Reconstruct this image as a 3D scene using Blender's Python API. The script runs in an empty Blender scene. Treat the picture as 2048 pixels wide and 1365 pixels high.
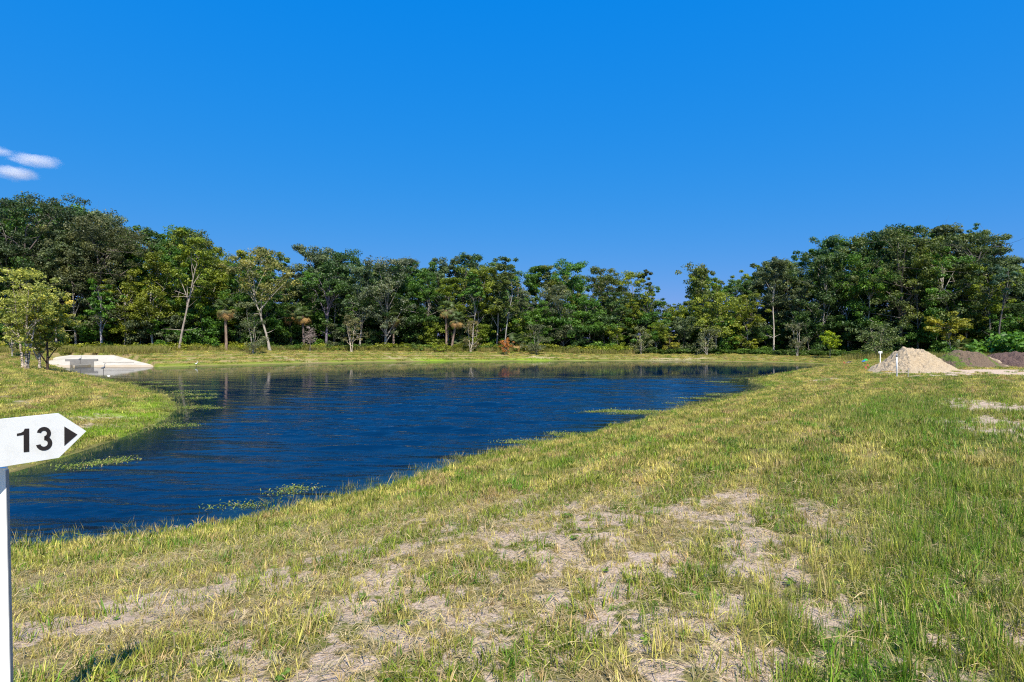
import bpy, math, random
import numpy as np
from mathutils import Vector

# ------------------------------------------------------------------ camera, sky, sun, exposure
S = bpy.context.scene
COL = S.collection
F, CX, HOR, EYE = 1138.0, 1024.0, 678.0, 1.6          # photograph pixels (2048 wide), eye height in metres
cd = bpy.data.cameras.new('camera'); cam = bpy.data.objects.new('camera', cd); COL.objects.link(cam)
cd.sensor_width = 36.0; cd.lens = 36.0 * F / 2048.0
cd.clip_start = 0.05; cd.clip_end = 9000
cam.location = (0, 0, EYE)
cam.rotation_euler = (math.radians(90) - math.atan((682.5 - HOR) / F), 0, 0)
S.camera = cam

SUN_EL = 55.0
SHX, SHY = -0.30, 1.0                                  # where shadows fall on the ground
SUN_ROT = math.degrees(math.atan2(-SHX, -SHY))
W = bpy.data.worlds.new('World'); S.world = W; W.use_nodes = True
wn, wl_ = W.node_tree.nodes, W.node_tree.links
bg = wn['Background']
sky = wn.new('ShaderNodeTexSky'); sky.sky_type = 'NISHITA'; sky.sun_disc = False
sky.sun_elevation = math.radians(SUN_EL); sky.sun_rotation = math.radians(SUN_ROT)
sky.air_density = 1.0; sky.dust_density = 0.25; sky.ozone_density = 4.0; sky.altitude = 0
grade = wn.new('ShaderNodeMixRGB'); grade.blend_type = 'MULTIPLY'; grade.inputs[0].default_value = 1.0
grade.inputs[2].default_value = (0.42, 0.86, 1.12, 1)  # the photograph's saturated blue
hs = wn.new('ShaderNodeHueSaturation'); hs.inputs['Saturation'].default_value = 1.12
wl_.new(sky.outputs[0], grade.inputs[1]); wl_.new(grade.outputs[0], hs.inputs['Color'])
sep = wn.new('ShaderNodeSeparateColor'); cmb = wn.new('ShaderNodeCombineColor'); wl_.new(hs.outputs[0], sep.inputs[0])
for _i, (_g, _p) in enumerate([(0.46, 0.80), (0.263, 0.31), (0.505, 0.03)]):   # film-like response per channel: in = display light
    _m = [wn.new('ShaderNodeMath') for _ in range(3)]
    _m[0].operation = 'MULTIPLY'; _m[0].inputs[1].default_value = 0.13
    _m[1].operation = 'POWER'; _m[1].inputs[1].default_value = _p
    _m[2].operation = 'MULTIPLY'; _m[2].inputs[1].default_value = _g / 0.13
    wl_.new(sep.outputs[_i], _m[0].inputs[0]); wl_.new(_m[0].outputs[0], _m[1].inputs[0]); wl_.new(_m[1].outputs[0], _m[2].inputs[0]); wl_.new(_m[2].outputs[0], cmb.inputs[_i])
wl_.new(cmb.outputs[0], bg.inputs['Color'])
bg.inputs['Strength'].default_value = 0.13
ld = bpy.data.lights.new('sun', 'SUN'); sun = bpy.data.objects.new('sun', ld); COL.objects.link(sun)
ld.energy = 4.4; ld.angle = math.radians(0.53); ld.color = (1.0, 0.93, 0.80)
_h = math.hypot(SHX, SHY); _c = math.cos(math.radians(SUN_EL))
sun.rotation_euler = Vector((SHX / _h * _c, SHY / _h * _c, -math.sin(math.radians(SUN_EL)))).to_track_quat('-Z', 'Y').to_euler()
sun.location = (10, -30, 60)
S.view_settings.view_transform = 'Standard'; S.view_settings.look = 'None'
S.view_settings.exposure = 0.72; S.view_settings.gamma = 1.0
S.view_settings.use_curve_mapping = False
S.render.engine = 'CYCLES'
S.cycles.use_denoising = False
S.cycles.filter_width = 1.15
S.cycles.max_bounces = 8; S.cycles.diffuse_bounces = 3; S.cycles.transparent_max_bounces = 8
S.cycles.volume_bounces = 5; S.cycles.sample_clamp_indirect = 6.0

# ------------------------------------------------------------------ small helpers
RNG = np.random.default_rng(7)
random.seed(7)
PERM = np.random.default_rng(3).random((256, 256))
def vnoise(x, y, s=0):
    x = np.asarray(x, float) + 37.7 * s; y = np.asarray(y, float) - 19.3 * s
    xi = np.floor(x).astype(int); yi = np.floor(y).astype(int)
    fx = x - xi; fy = y - yi; fx = fx * fx * (3 - 2 * fx); fy = fy * fy * (3 - 2 * fy)
    g = lambda a, b: PERM[a & 255, b & 255]
    return (g(xi, yi) * (1 - fx) + g(xi + 1, yi) * fx) * (1 - fy) + (g(xi, yi + 1) * (1 - fx) + g(xi + 1, yi + 1) * fx) * fy
def fbm(x, y, s=0, o=4):
    v = 0; a = 0.5; t = 0
    for k in range(o):
        v = v + a * vnoise(np.asarray(x) * 2 ** k, np.asarray(y) * 2 ** k, s + k * 5); t += a; a *= 0.55
    return v / t
def sstep(a, b, x):
    t = np.clip((np.asarray(x, float) - a) / (b - a), 0, 1); return t * t * (3 - 2 * t)

def new_mesh(name, verts, faces=None, quads=None, tris=None, mat=None, smooth=False, attrs=None):
    me = bpy.data.meshes.new(name)
    verts = np.asarray(verts, np.float32)
    if quads is not None or tris is not None:
        q = np.asarray(quads if quads is not None else np.zeros((0, 4)), np.int32).reshape(-1, 4)
        t = np.asarray(tris if tris is not None else np.zeros((0, 3)), np.int32).reshape(-1, 3)
        me.vertices.add(len(verts)); me.vertices.foreach_set('co', verts.ravel())
        me.loops.add(q.size + t.size)
        me.loops.foreach_set('vertex_index', np.concatenate([q.ravel(), t.ravel()]))
        me.polygons.add(len(q) + len(t))
        st = np.concatenate([np.arange(len(q)) * 4, q.size + np.arange(len(t)) * 3]).astype(np.int32)
        me.polygons.foreach_set('loop_start', st)
        me.update(calc_edges=True)
    else:
        me.from_pydata(verts.tolist(), [], faces or [])
    if smooth:
        me.polygons.foreach_set('use_smooth', [True] * len(me.polygons))
    for k, v in (attrs or {}).items():
        v = np.asarray(v, np.float32)
        if v.ndim == 1:
            a = me.attributes.new(k, 'FLOAT', 'POINT'); a.data.foreach_set('value', v)
        else:
            a = me.attributes.new(k, 'FLOAT_COLOR', 'POINT'); a.data.foreach_set('color', v.ravel())
    if mat: me.materials.append(mat)
    me.validate()
    return me
def obj(name, me, parent=None, loc=(0, 0, 0), rz=0, sc=1, color=None):
    o = bpy.data.objects.new(name, me); COL.objects.link(o)
    o.location = loc; o.rotation_euler = (0, 0, rz)
    o.scale = sc if isinstance(sc, (tuple, list)) else (sc, sc, sc)
    if parent: o.parent = parent
    if color is not None: o.color = (*color, 1)
    return o
def tag(o, label=None, cat=None, group=None, kind=None):
    if label: o['label'] = label
    if cat: o['category'] = cat
    if group: o['group'] = group
    if kind: o['kind'] = kind
    return o
def thing(name, label, cat, loc, rz=0, sc=1, group=None):
    return tag(obj(name, None, None, loc, rz, sc), label, cat, group)

class MB:
    """collects simple solids into one mesh"""
    def __init__(s): s.v = []; s.f = []
    def add(s, v, f):
        n = len(s.v); s.v += [tuple(p) for p in v]; s.f += [tuple(i + n for i in q) for q in f]; return s
    def box(s, c, d, rz=0):
        cx, cy, cz = c; dx, dy, dz = (k / 2 for k in d); a, b = math.cos(rz), math.sin(rz)
        v = []
        for z in (-dz, dz):
            for x, y in ((-dx, -dy), (dx, -dy), (dx, dy), (-dx, dy)):
                v.append((cx + x * a - y * b, cy + x * b + y * a, cz + z))
        return s.add(v, [(3, 2, 1, 0), (4, 5, 6, 7), (0, 1, 5, 4), (1, 2, 6, 5), (2, 3, 7, 6), (3, 0, 4, 7)])
    def prism(s, pts, t):
        """pts: 2-d outline in x,z, extruded from y=0 to y=t"""
        n = len(pts)
        v = [(x, 0, z) for x, z in pts] + [(x, t, z) for x, z in pts]
        f = [tuple(range(n)), tuple(range(2 * n - 1, n - 1, -1))]
        f += [(i + n, (i + 1) % n + n, (i + 1) % n, i) for i in range(n)]
        return s.add(v, f)
    def tube(s, pts, rad, n=8, cap=True):
        v, q = tube_np(np.array(pts, float), np.array(rad, float) * np.ones(len(pts)), n)
        f = [tuple(r) for r in q.tolist()]
        if cap:
            m = len(pts); f += [tuple(range(n - 1, -1, -1)), tuple((m - 1) * n + k for k in range(n))]
        return s.add(v.tolist(), f)
    def mesh(s, name, mat, smooth=False): return new_mesh(name, s.v, faces=s.f, mat=mat, smooth=smooth)

def tube_np(P, R, n=6):
    T = np.gradient(P, axis=0); T /= np.linalg.norm(T, axis=1)[:, None] + 1e-9
    ref = np.where(np.abs(T[:, 2:3]) > 0.9, np.array([[1.0, 0, 0]]), np.array([[0, 0, 1.0]]))
    A = np.cross(T, ref); A /= np.linalg.norm(A, axis=1)[:, None] + 1e-9
    B = np.cross(T, A)
    th = np.arange(n) * 2 * math.pi / n
    V = P[:, None, :] + R[:, None, None] * (np.cos(th)[None, :, None] * A[:, None, :] + np.sin(th)[None, :, None] * B[:, None, :])
    m = len(P); i = np.arange(m - 1)[:, None] * n; k = np.arange(n)[None, :]; k2 = (k + 1) % n
    Q = np.stack([i + k, i + k2, i + n + k2, i + n + k], -1).reshape(-1, 4)
    return V.reshape(-1, 3), Q

# ------------------------------------------------------------------ materials
def mat(name, nodes_fn=None, color=None, rough=0.8, spec=0.3):
    m = bpy.data.materials.new(name); m.use_nodes = True
    nt = m.node_tree; b = nt.nodes['Principled BSDF']
    b.inputs['Roughness'].default_value = rough; b.inputs['Specular IOR Level'].default_value = spec
    if color: b.inputs['Base Color'].default_value = (*color, 1)
    if nodes_fn: nodes_fn(nt, b)
    return m
def N(nt, t, **kw):
    n = nt.nodes.new('ShaderNode' + t)
    for k, v in kw.items():
        if k in n.inputs: n.inputs[k].default_value = v
        else: setattr(n, k, v)
    return n
def noise(nt, scale, detail=5, vec=None, rough=0.6, dist=0.0):
    n = N(nt, 'TexNoise'); n.inputs['Scale'].default_value = scale; n.inputs['Detail'].default_value = detail
    n.inputs['Roughness'].default_value = rough; n.inputs['Distortion'].default_value = dist
    if vec is not None: nt.links.new(vec, n.inputs['Vector'])
    return n.outputs['Fac']
def coords(nt, scale=(1, 1, 1), rot=(0, 0, 0), world=False):
    if world: src = N(nt, 'NewGeometry').outputs['Position']
    else: src = N(nt, 'TexCoord').outputs['Object']
    mp = N(nt, 'Mapping'); mp.inputs['Scale'].default_value = scale; mp.inputs['Rotation'].default_value = rot
    nt.links.new(src, mp.inputs['Vector']); return mp.outputs['Vector']
def ramp(nt, fac, stops):
    r = N(nt, 'ValToRGB'); e = r.color_ramp.elements
    while len(e) < len(stops): e.new(0.5)
    for k, (p, c) in enumerate(stops):
        e[k].position = p; e[k].color = (*c, 1) if len(c) == 3 else c
    nt.links.new(fac, r.inputs['Fac']); return r.outputs['Color']
def mix(nt, fac, a, b, mode='MIX'):
    m = N(nt, 'MixRGB'); m.blend_type = mode
    for i, v in enumerate((fac, a, b)):
        if hasattr(v, 'links'): nt.links.new(v, m.inputs[i])
        elif isinstance(v, (tuple, list)): m.inputs[i].default_value = (*v, 1)
        else: m.inputs[i].default_value = v
    return m.outputs['Color']
def math_(nt, op, a, b=0.0, c=0.0, clamp=False):
    m = N(nt, 'Math'); m.operation = op; m.use_clamp = clamp
    for i, v in enumerate((a, b, c)):
        if hasattr(v, 'links'): nt.links.new(v, m.inputs[i])
        else: m.inputs[i].default_value = v
    return m.outputs['Value']
def attr(nt, name, typ='GEOMETRY', out='Fac'):
    a = N(nt, 'Attribute'); a.attribute_name = name; a.attribute_type = typ; return a.outputs[out]
def bump(nt, b, h, strength=0.5, dist=0.05):
    n = N(nt, 'Bump'); n.inputs['Strength'].default_value = strength; n.inputs['Distance'].default_value = dist
    nt.links.new(h, n.inputs['Height']); nt.links.new(n.outputs['Normal'], b.inputs['Normal']); return n

def m_leaf():
    def fn(nt, b):
        oi = N(nt, 'ObjectInfo')
        v = attr(nt, 'var')
        tone = ramp(nt, v, [(0.0, (0.48, 0.55, 0.50)), (0.45, (1.05, 1.06, 0.92)), (0.8, (1.7, 1.55, 1.1)), (1.0, (2.4, 2.0, 1.2))])
        c = mix(nt, 1.0, oi.outputs['Color'], tone, 'MULTIPLY')
        nt.links.new(c, b.inputs['Base Color'])
        tr = N(nt, 'BsdfTranslucent'); ct = mix(nt, 1.0, c, (1.15, 1.25, 0.55), 'MULTIPLY'); nt.links.new(ct, tr.inputs['Color'])
        ms = N(nt, 'MixShader'); ms.inputs[0].default_value = 0.28
        nt.links.new(b.outputs[0], ms.inputs[1]); nt.links.new(tr.outputs[0], ms.inputs[2])
        nt.links.new(ms.outputs[0], nt.nodes['Material Output'].inputs['Surface'])
    return mat('leaf', fn, rough=0.5, spec=0.35)
def m_bark():
    def fn(nt, b):
        oi = N(nt, 'ObjectInfo')
        n = noise(nt, 3.0, 6, coords(nt, (2.5, 2.5, 0.7)))
        tone = ramp(nt, n, [(0.3, (0.42, 0.40, 0.38)), (0.5, (1.0, 1.0, 1.0)), (0.7, (1.55, 1.5, 1.42))])
        nt.links.new(mix(nt, 1.0, oi.outputs['Color'], tone, 'MULTIPLY'), b.inputs['Base Color'])
        bump(nt, b, n, 0.6, 0.05)
    return mat('bark', fn, rough=0.9, spec=0.1)
def m_birch():
    def fn(nt, b):
        n = noise(nt, 7.0, 5, coords(nt, (1, 1, 2.4)))
        c = ramp(nt, n, [(0.38, (0.06, 0.045, 0.035)), (0.47, (0.30, 0.23, 0.17)), (0.56, (0.62, 0.54, 0.45)), (0.75, (0.72, 0.66, 0.58))])
        nt.links.new(c, b.inputs['Base Color']); bump(nt, b, n, 0.8, 0.03)
    return mat('birch_bark', fn, rough=0.85, spec=0.1)
def m_blade():
    def fn(nt, b):
        col = attr(nt, 'col', 'INSTANCER', 'Color'); v = attr(nt, 'var')
        dry = mix(nt, 0.35, (0.46, 0.36, 0.19), col)
        c = mix(nt, math_(nt, 'GREATER_THAN', v, 0.78), col, dry)
        tone = ramp(nt, v, [(0.0, (0.50, 0.56, 0.5)), (0.74, (1.42, 1.36, 1.2)), (0.75, (0.55, 0.50, 0.45)), (1.0, (1.25, 1.18, 1.05))])
        c = mix(nt, 1.0, c, tone, 'MULTIPLY')
        nt.links.new(c, b.inputs['Base Color'])
        tr = N(nt, 'BsdfTranslucent'); nt.links.new(mix(nt, 1.0, c, (1.1, 1.2, 0.6), 'MULTIPLY'), tr.inputs['Color'])
        ms = N(nt, 'MixShader'); ms.inputs[0].default_value = 0.25
        nt.links.new(b.outputs[0], ms.inputs[1]); nt.links.new(tr.outputs[0], ms.inputs[2])
        nt.links.new(ms.outputs[0], nt.nodes['Material Output'].inputs['Surface'])
    return mat('grass_blade', fn, rough=0.55, spec=0.3)
def m_ground():
    def fn(nt, b):
        w = coords(nt, world=True)
        n1 = noise(nt, 1.1, 6, w); n2 = noise(nt, 9.0, 5, w, 0.7); n3 = noise(nt, 45.0, 4, w, 0.75); n4 = noise(nt, 0.22, 4, w)
        sand = mix(nt, n2, (0.44, 0.325, 0.235), (0.80, 0.635, 0.485))
        sand = mix(nt, math_(nt, 'MULTIPLY', ramp(nt, n3, [(0.42, (1, 1, 1)), (0.52, (0, 0, 0))]), 0.5), sand, (0.16, 0.11, 0.075))
        straw = mix(nt, n3, (0.17, 0.12, 0.055), (0.42, 0.335, 0.155))
        green = mix(nt, n2, (0.085, 0.115, 0.018), (0.23, 0.25, 0.05))  # straw and green both darkened, holding the self-shadow between grass blades
        # grass seen from afar: straw and green mown in strips along the bank
        sd = attr(nt, 'sd')
        st = math_(nt, 'SINE', math_(nt, 'ADD', math_(nt, 'MULTIPLY', sd, 4.6), math_(nt, 'MULTIPLY', n4, 3.0)))
        f = math_(nt, 'ADD', math_(nt, 'MULTIPLY', st, 0.24), math_(nt, 'ADD', math_(nt, 'MULTIPLY', n4, 0.7), math_(nt, 'MULTIPLY', n2, 0.55)))
        gmix = ramp(nt, f, [(0.42, (0, 0, 0)), (0.86, (1, 1, 1))])
        gr = mix(nt, gmix, green, straw)
        lush = attr(nt, 'lush')
        gr = mix(nt, math_(nt, 'MULTIPLY', lush, math_(nt, 'ADD', math_(nt, 'MULTIPLY', n2, 0.6), 0.35), clamp=True), gr, (0.075, 0.16, 0.022))
        lime = attr(nt, 'lime')
        gr = mix(nt, math_(nt, 'MULTIPLY', lime, math_(nt, 'ADD', math_(nt, 'MULTIPLY', n2, 1.0), 0.3), clamp=True), gr, (0.24, 0.40, 0.02))
        bare = attr(nt, 'bare')
        fb = math_(nt, 'ADD', bare, math_(nt, 'MULTIPLY', math_(nt, 'SUBTRACT', n2, 0.5), 2.0))
        fb = ramp(nt, fb, [(0.30, (0, 0, 0)), (0.62, (1, 1, 1))])
        c = mix(nt, fb, gr, sand)
        mud = attr(nt, 'mud')
        c = mix(nt, mud, c, mix(nt, n2, (0.025, 0.045, 0.010), (0.075, 0.085, 0.022)))
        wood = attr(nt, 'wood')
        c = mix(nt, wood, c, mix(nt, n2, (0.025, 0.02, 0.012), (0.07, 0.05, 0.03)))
        nt.links.new(c, b.inputs['Base Color'])
        h = math_(nt, 'ADD', math_(nt, 'MULTIPLY', n2, 0.6), math_(nt, 'MULTIPLY', n3, 0.45))
        bump(nt, b, h, 0.9, 0.07)
    return mat('ground', fn, rough=0.95, spec=0.05)
def m_water():
    m = bpy.data.materials.new('water'); m.use_nodes = True; nt = m.node_tree
    for n in list(nt.nodes):
        if n.type == 'BSDF_PRINCIPLED': nt.nodes.remove(n)
    out = nt.nodes['Material Output']
    wind = attr(nt, 'wind'); depth = attr(nt, 'depth')
    w1 = noise(nt, 1.0, 4, coords(nt, (1.3, 5.2, 1), (0, 0, 0.10), True), 0.6, 0.3)
    w2 = noise(nt, 1.0, 3, coords(nt, (0.35, 1.15, 1), (0, 0, -0.15), True), 0.5, 0.4)
    h = math_(nt, 'ADD', math_(nt, 'MULTIPLY', w1, 0.75), math_(nt, 'MULTIPLY', w2, 0.9))
    bp = N(nt, 'Bump'); bp.inputs['Distance'].default_value = 0.12
    nt.links.new(math_(nt, 'ADD', math_(nt, 'MULTIPLY', wind, 0.55), 0.008), bp.inputs['Strength']); nt.links.new(h, bp.inputs['Height'])
    gl = N(nt, 'BsdfGlossy'); gl.inputs['Roughness'].default_value = 0.03; nt.links.new(bp.outputs[0], gl.inputs['Normal'])
    fr = N(nt, 'Fresnel'); fr.inputs['IOR'].default_value = 1.34; nt.links.new(bp.outputs[0], fr.inputs['Normal'])
    tr = N(nt, 'BsdfTransparent'); tr.inputs['Color'].default_value = (0.55, 0.80, 0.72, 1)
    df = N(nt, 'BsdfDiffuse'); df.inputs['Color'].default_value = (0.001, 0.016, 0.050, 1)
    under = N(nt, 'MixShader')
    nt.links.new(ramp(nt, math_(nt, 'DIVIDE', depth, 0.45), [(0.0, (0.3, 0.3, 0.3)), (1.0, (1, 1, 1))]), under.inputs[0])
    nt.links.new(tr.outputs[0], under.inputs[1]); nt.links.new(df.outputs[0], under.inputs[2])
    top = N(nt, 'MixShader'); nt.links.new(fr.outputs[0], top.inputs[0])
    nt.links.new(under.outputs[0], top.inputs[1]); nt.links.new(gl.outputs[0], top.inputs[2])
    nt.links.new(top.outputs[0], out.inputs['Surface'])
    return m
def m_soil(name, lo, hi, weed=None):
    def fn(nt, b):
        w = coords(nt)
        n1 = noise(nt, 2.2, 7, w, 0.7); n2 = noise(nt, 11.0, 5, w, 0.75)
        c = mix(nt, ramp(nt, n2, [(0.3, (0, 0, 0)), (0.7, (1, 1, 1))]), lo, hi)
        if weed:
            g = attr(nt, 'weed'); f = math_(nt, 'ADD', g, math_(nt, 'MULTIPLY', math_(nt, 'SUBTRACT', n1, 0.5), 1.6))
            c = mix(nt, ramp(nt, f, [(0.45, (0, 0, 0)), (0.6, (1, 1, 1))]), c, mix(nt, n2, weed[0], weed[1]))
            s = attr(nt, 'sandy'); c = mix(nt, s, c, (0.52, 0.41, 0.28))
        nt.links.new(c, b.inputs['Base Color'])
        bump(nt, b, math_(nt, 'ADD', n1, math_(nt, 'MULTIPLY', n2, 0.5)), 1.0, 0.22)
    return mat(name, fn, rough=0.95, spec=0.05)
def m_concrete():
    def fn(nt, b):
        w = coords(nt); n1 = noise(nt, 0.8, 6, w, 0.7); n2 = noise(nt, 14.0, 4, w)
        c = mix(nt, ramp(nt, n1, [(0.35, (0, 0, 0)), (0.7, (1, 1, 1))]), (0.36, 0.325, 0.265), (0.52, 0.49, 0.42))
        c = mix(nt, 0.25, c, mix(nt, n2, (0.3, 0.27, 0.22), (0.8, 0.78, 0.7)))
        # waterline stain: a height band on the slab
        z = N(nt, 'SeparateXYZ'); nt.links.new(N(nt, 'NewGeometry').outputs['Position'], z.inputs[0])
        st = ramp(nt, math_(nt, 'ADD', z.outputs['Z'], math_(nt, 'MULTIPLY', n1, 0.25)), [(0.0, (0, 0, 0)), (1.0, (0, 0, 0))])
        band = math_(nt, 'LESS_THAN', math_(nt, 'ADD', z.outputs['Z'], math_(nt, 'MULTIPLY', n1, 0.2)), -1.12)
        c = mix(nt, math_(nt, 'MULTIPLY', band, 0.55), c, (0.42, 0.31, 0.18))
        nt.links.new(c, b.inputs['Base Color']); bump(nt, b, n2, 0.3, 0.02)
    return mat('concrete', fn, rough=0.85, spec=0.2)
def m_white():
    def fn(nt, b):
        w = coords(nt); n = noise(nt, 9.0, 6, w, 0.7)
        c = mix(nt, ramp(nt, n, [(0.5, (0, 0, 0)), (0.85, (1, 1, 1))]), (0.86, 0.855, 0.83), (0.70, 0.68, 0.62))
        nt.links.new(c, b.inputs['Base Color'])
    return mat('white_paint', fn, rough=0.45, spec=0.4)
def m_plain(name, col, rough=0.7, amt=0.25, scale=12):
    def fn(nt, b):
        n = noise(nt, scale, 5, coords(nt))
        nt.links.new(mix(nt, n, tuple(c * (1 - amt) for c in col), tuple(min(1, c * (1 + amt)) for c in col)), b.inputs['Base Color'])
    return mat(name, fn, rough=rough, spec=0.3)
M = dict(leaf=m_leaf(), bark=m_bark(), birch=m_birch(), blade=m_blade(), ground=m_ground(), water=m_water(),
         sand=m_soil('sand_heap', (0.40, 0.30, 0.19), (0.66, 0.54, 0.37)),
         dirt=m_soil('weedy_dirt', (0.12, 0.085, 0.06), (0.27, 0.20, 0.14), ((0.06, 0.11, 0.02), (0.20, 0.26, 0.06))),
         mulch=m_soil('dark_soil', (0.085, 0.055, 0.048), (0.21, 0.145, 0.125)),
         concrete=m_concrete(), white=m_white(), black=m_plain('black_vinyl', (0.028, 0.022, 0.022), 0.5),
         grey=m_plain('grey_metal', (0.30, 0.31, 0.33), 0.45), pvc=m_plain('white_pvc', (0.78, 0.78, 0.76), 0.4, 0.06),
         orange=m_plain('orange_vinyl', (0.62, 0.21, 0.11), 0.6), wire=m_plain('rusty_wire', (0.32, 0.18, 0.09), 0.7),
         heron=m_plain('heron_feather', (0.16, 0.18, 0.21), 0.8), egret=m_plain('white_feather', (0.82, 0.82, 0.8), 0.8, 0.05),
         greent=m_plain('green_tarp', (0.03, 0.42, 0.06), 0.5), bluet=m_plain('blue_tarp', (0.03, 0.14, 0.55), 0.5),
         shade_grey=m_plain('shade_grey_concrete', (0.24, 0.23, 0.22), 0.9, 0.25, 2), stone=m_plain('rubble', (0.30, 0.27, 0.24), 0.9, 0.5, 4), wooddark=m_plain('dark_wood', (0.045, 0.035, 0.03), 0.9, 0.4, 5))

# ------------------------------------------------------------------ terrain
WL = -1.4
def wpix(px, py, z=WL):
    d = (EYE - z) * F / (py - HOR); return ((px - CX) / F * d, d)
def at(px, d): return ((px - CX) / F * d, d)
pond = [wpix(*p) for p in [(0, 1103), (120, 1094), (260, 1080), (400, 1059), (500, 1037), (620, 1012), (720, 991), (800, 968),
        (900, 932), (1000, 908), (1100, 888), (1200, 864), (1300, 836), (1400, 812), (1480, 793), (1525, 780), (1535, 772),
        (1485, 763), (1545, 752), (1605, 741), (1650, 735), (1660, 731), (1640, 728), (1580, 726), (1500, 724), (1400, 722.5),
        (1200, 722), (1000, 722.5), (800, 724), (650, 726.5), (500, 730), (393, 733), (303, 735.5), (200, 735.5), (150, 736), (120, 739),
        (140, 746), (190, 757), (240, 767), (300, 782), (345, 800), (353, 818), (330, 840), (260, 870), (160, 905), (60, 935), (0, 952)]]
pond += [(-15.0, 11.8), (-20, 9.6), (-21, 6.8), (-17, 5.8), (-12, 6.9)]
for _ in range(2):
    q = []
    for i in range(len(pond)):
        a, b = pond[i], pond[(i + 1) % len(pond)]
        q += [(a[0] * .75 + b[0] * .25, a[1] * .75 + b[1] * .25), (a[0] * .25 + b[0] * .75, a[1] * .25 + b[1] * .75)]
    pond = q
POND = np.array(pond)
def sdist(x, y):
    x = np.asarray(x, float).ravel(); y = np.asarray(y, float).ravel()
    best = np.full(x.shape, 1e9); inside = np.zeros(x.shape, bool)
    for i in range(len(POND)):
        ax, ay = POND[i]; bx, by = POND[(i + 1) % len(POND)]
        ex, ey = bx - ax, by - ay; L = ex * ex + ey * ey + 1e-12
        t = np.clip(((x - ax) * ex + (y - ay) * ey) / L, 0, 1)
        d = (x - ax - t * ex) ** 2 + (y - ay - t * ey) ** 2
        best = np.minimum(best, d)
        c = ((ay > y) != (by > y)) & (x < (bx - ax) * (y - ay) / (by - ay + 1e-12) + ax)
        inside ^= c
    return np.sqrt(best) * np.where(inside, -1, 1)
CTRL = np.array([(0, 0, 0), (-10, -5, 0), (6, 16, -.02), (20, 10, 0), (22, 24, -.22), (*at(1793, 29), -.36), (*at(1700, 36), -.42),
        (*at(1820, 37), -.48), (*at(2048, 37), -.48), (*at(1900, 48), -.6), (*at(1660, 74), -.80), (*at(1412, 80), -.66), (*at(1230, 80), -.50),
        (*at(1024, 80), -.16), (*at(700, 80), -.10), (*at(500, 75), -.06), (*at(300, 68), .05), (*at(150, 68), 0.0), (*at(60, 35), -.05),
        (-45, 48, -.15), (-60, 60, 0), (0, 130, -.2), (60, 120, -.8), (-70, 100, 0), (70, 70, -.8), (-30, 0, 0), (30, -30, 0)])
def plateau(x, y):
    num = 0; den = 0
    for cx, cy, cz in CTRL:
        w = 1 / (((x - cx) ** 2 + (y - cy) ** 2) + 9.0) ** 1.6
        num = num + w * cz; den = den + w
    return num / den
def ground(x, y, sd=None):
    shp = np.shape(x); x = np.asarray(x, float).ravel(); y = np.asarray(y, float).ravel()
    if sd is None: sd = sdist(x, y)
    P = plateau(x, y)
    r = np.hypot(x, y)
    Wd = np.where(y > 50, 6.5, 10.0); Wd = 10.5 - 4.0 * sstep(40, 60, y)
    t = np.clip(sd / Wd, 0, 1)
    s = t * (1.65 - .65 * t)
    z = np.where(sd > 0, WL + (P - WL) * s, WL + np.maximum(-1.6, 0.20 * sd))
    z = z + ((fbm(x * 0.35, y * 0.35, 2, 3) - 0.5) * 0.10 * (1 - sstep(25, 45, r)) + (vnoise(x * .12, y * .12, 6) - .5) * .10 * sstep(25, 45, r)) * sstep(0.2, 2.5, sd)
    z = z + (fbm(x * 2.6, y * 2.6, 9, 3) - 0.5) * 0.055 * sstep(0.0, 1.5, sd) * (1 - sstep(14, 30, r))
    u = np.clip((y - 59.7) / 4.5, -.2, 1.4)
    slab = (WL - .35) + (HW_TOP - (WL - .35)) * u - .50
    fx = sstep(at(88, 62)[0], at(96, 62)[0], x) * (1 - sstep(0.0, .6, x - (at(227, 62)[0] + (1 - u) * 6.2)))
    fy = (y > 57) & (u < 1.10)
    z = np.where(fy, z * (1 - fx) + np.minimum(z, slab) * fx, z)
    hx, hy = HOLE
    z = z - 0.30 * np.exp(-(((x - hx) / 1.1) ** 2 + ((y - hy) / 0.9) ** 2) ** 1.5)
    return z.reshape(shp) if shp else float(z[0])
HW_TOP = 1.6 - (713.5 - HOR) / F * 64.5
HOLE = at(1663, 27.5)
def gz(x, y): return float(ground(np.array([x]), np.array([y]))[0])
def gp(px, py):
    """where the sight line through a pixel meets the ground"""
    d = np.geomspace(1.5, 160, 900); x = (px - CX) / F * d; zr = EYE - (py - HOR) / F * d
    g = ground(x, d); k = np.argmax(zr < g)
    if k == 0: k = len(d) - 1
    return float(x[k]), float(d[k])

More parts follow.
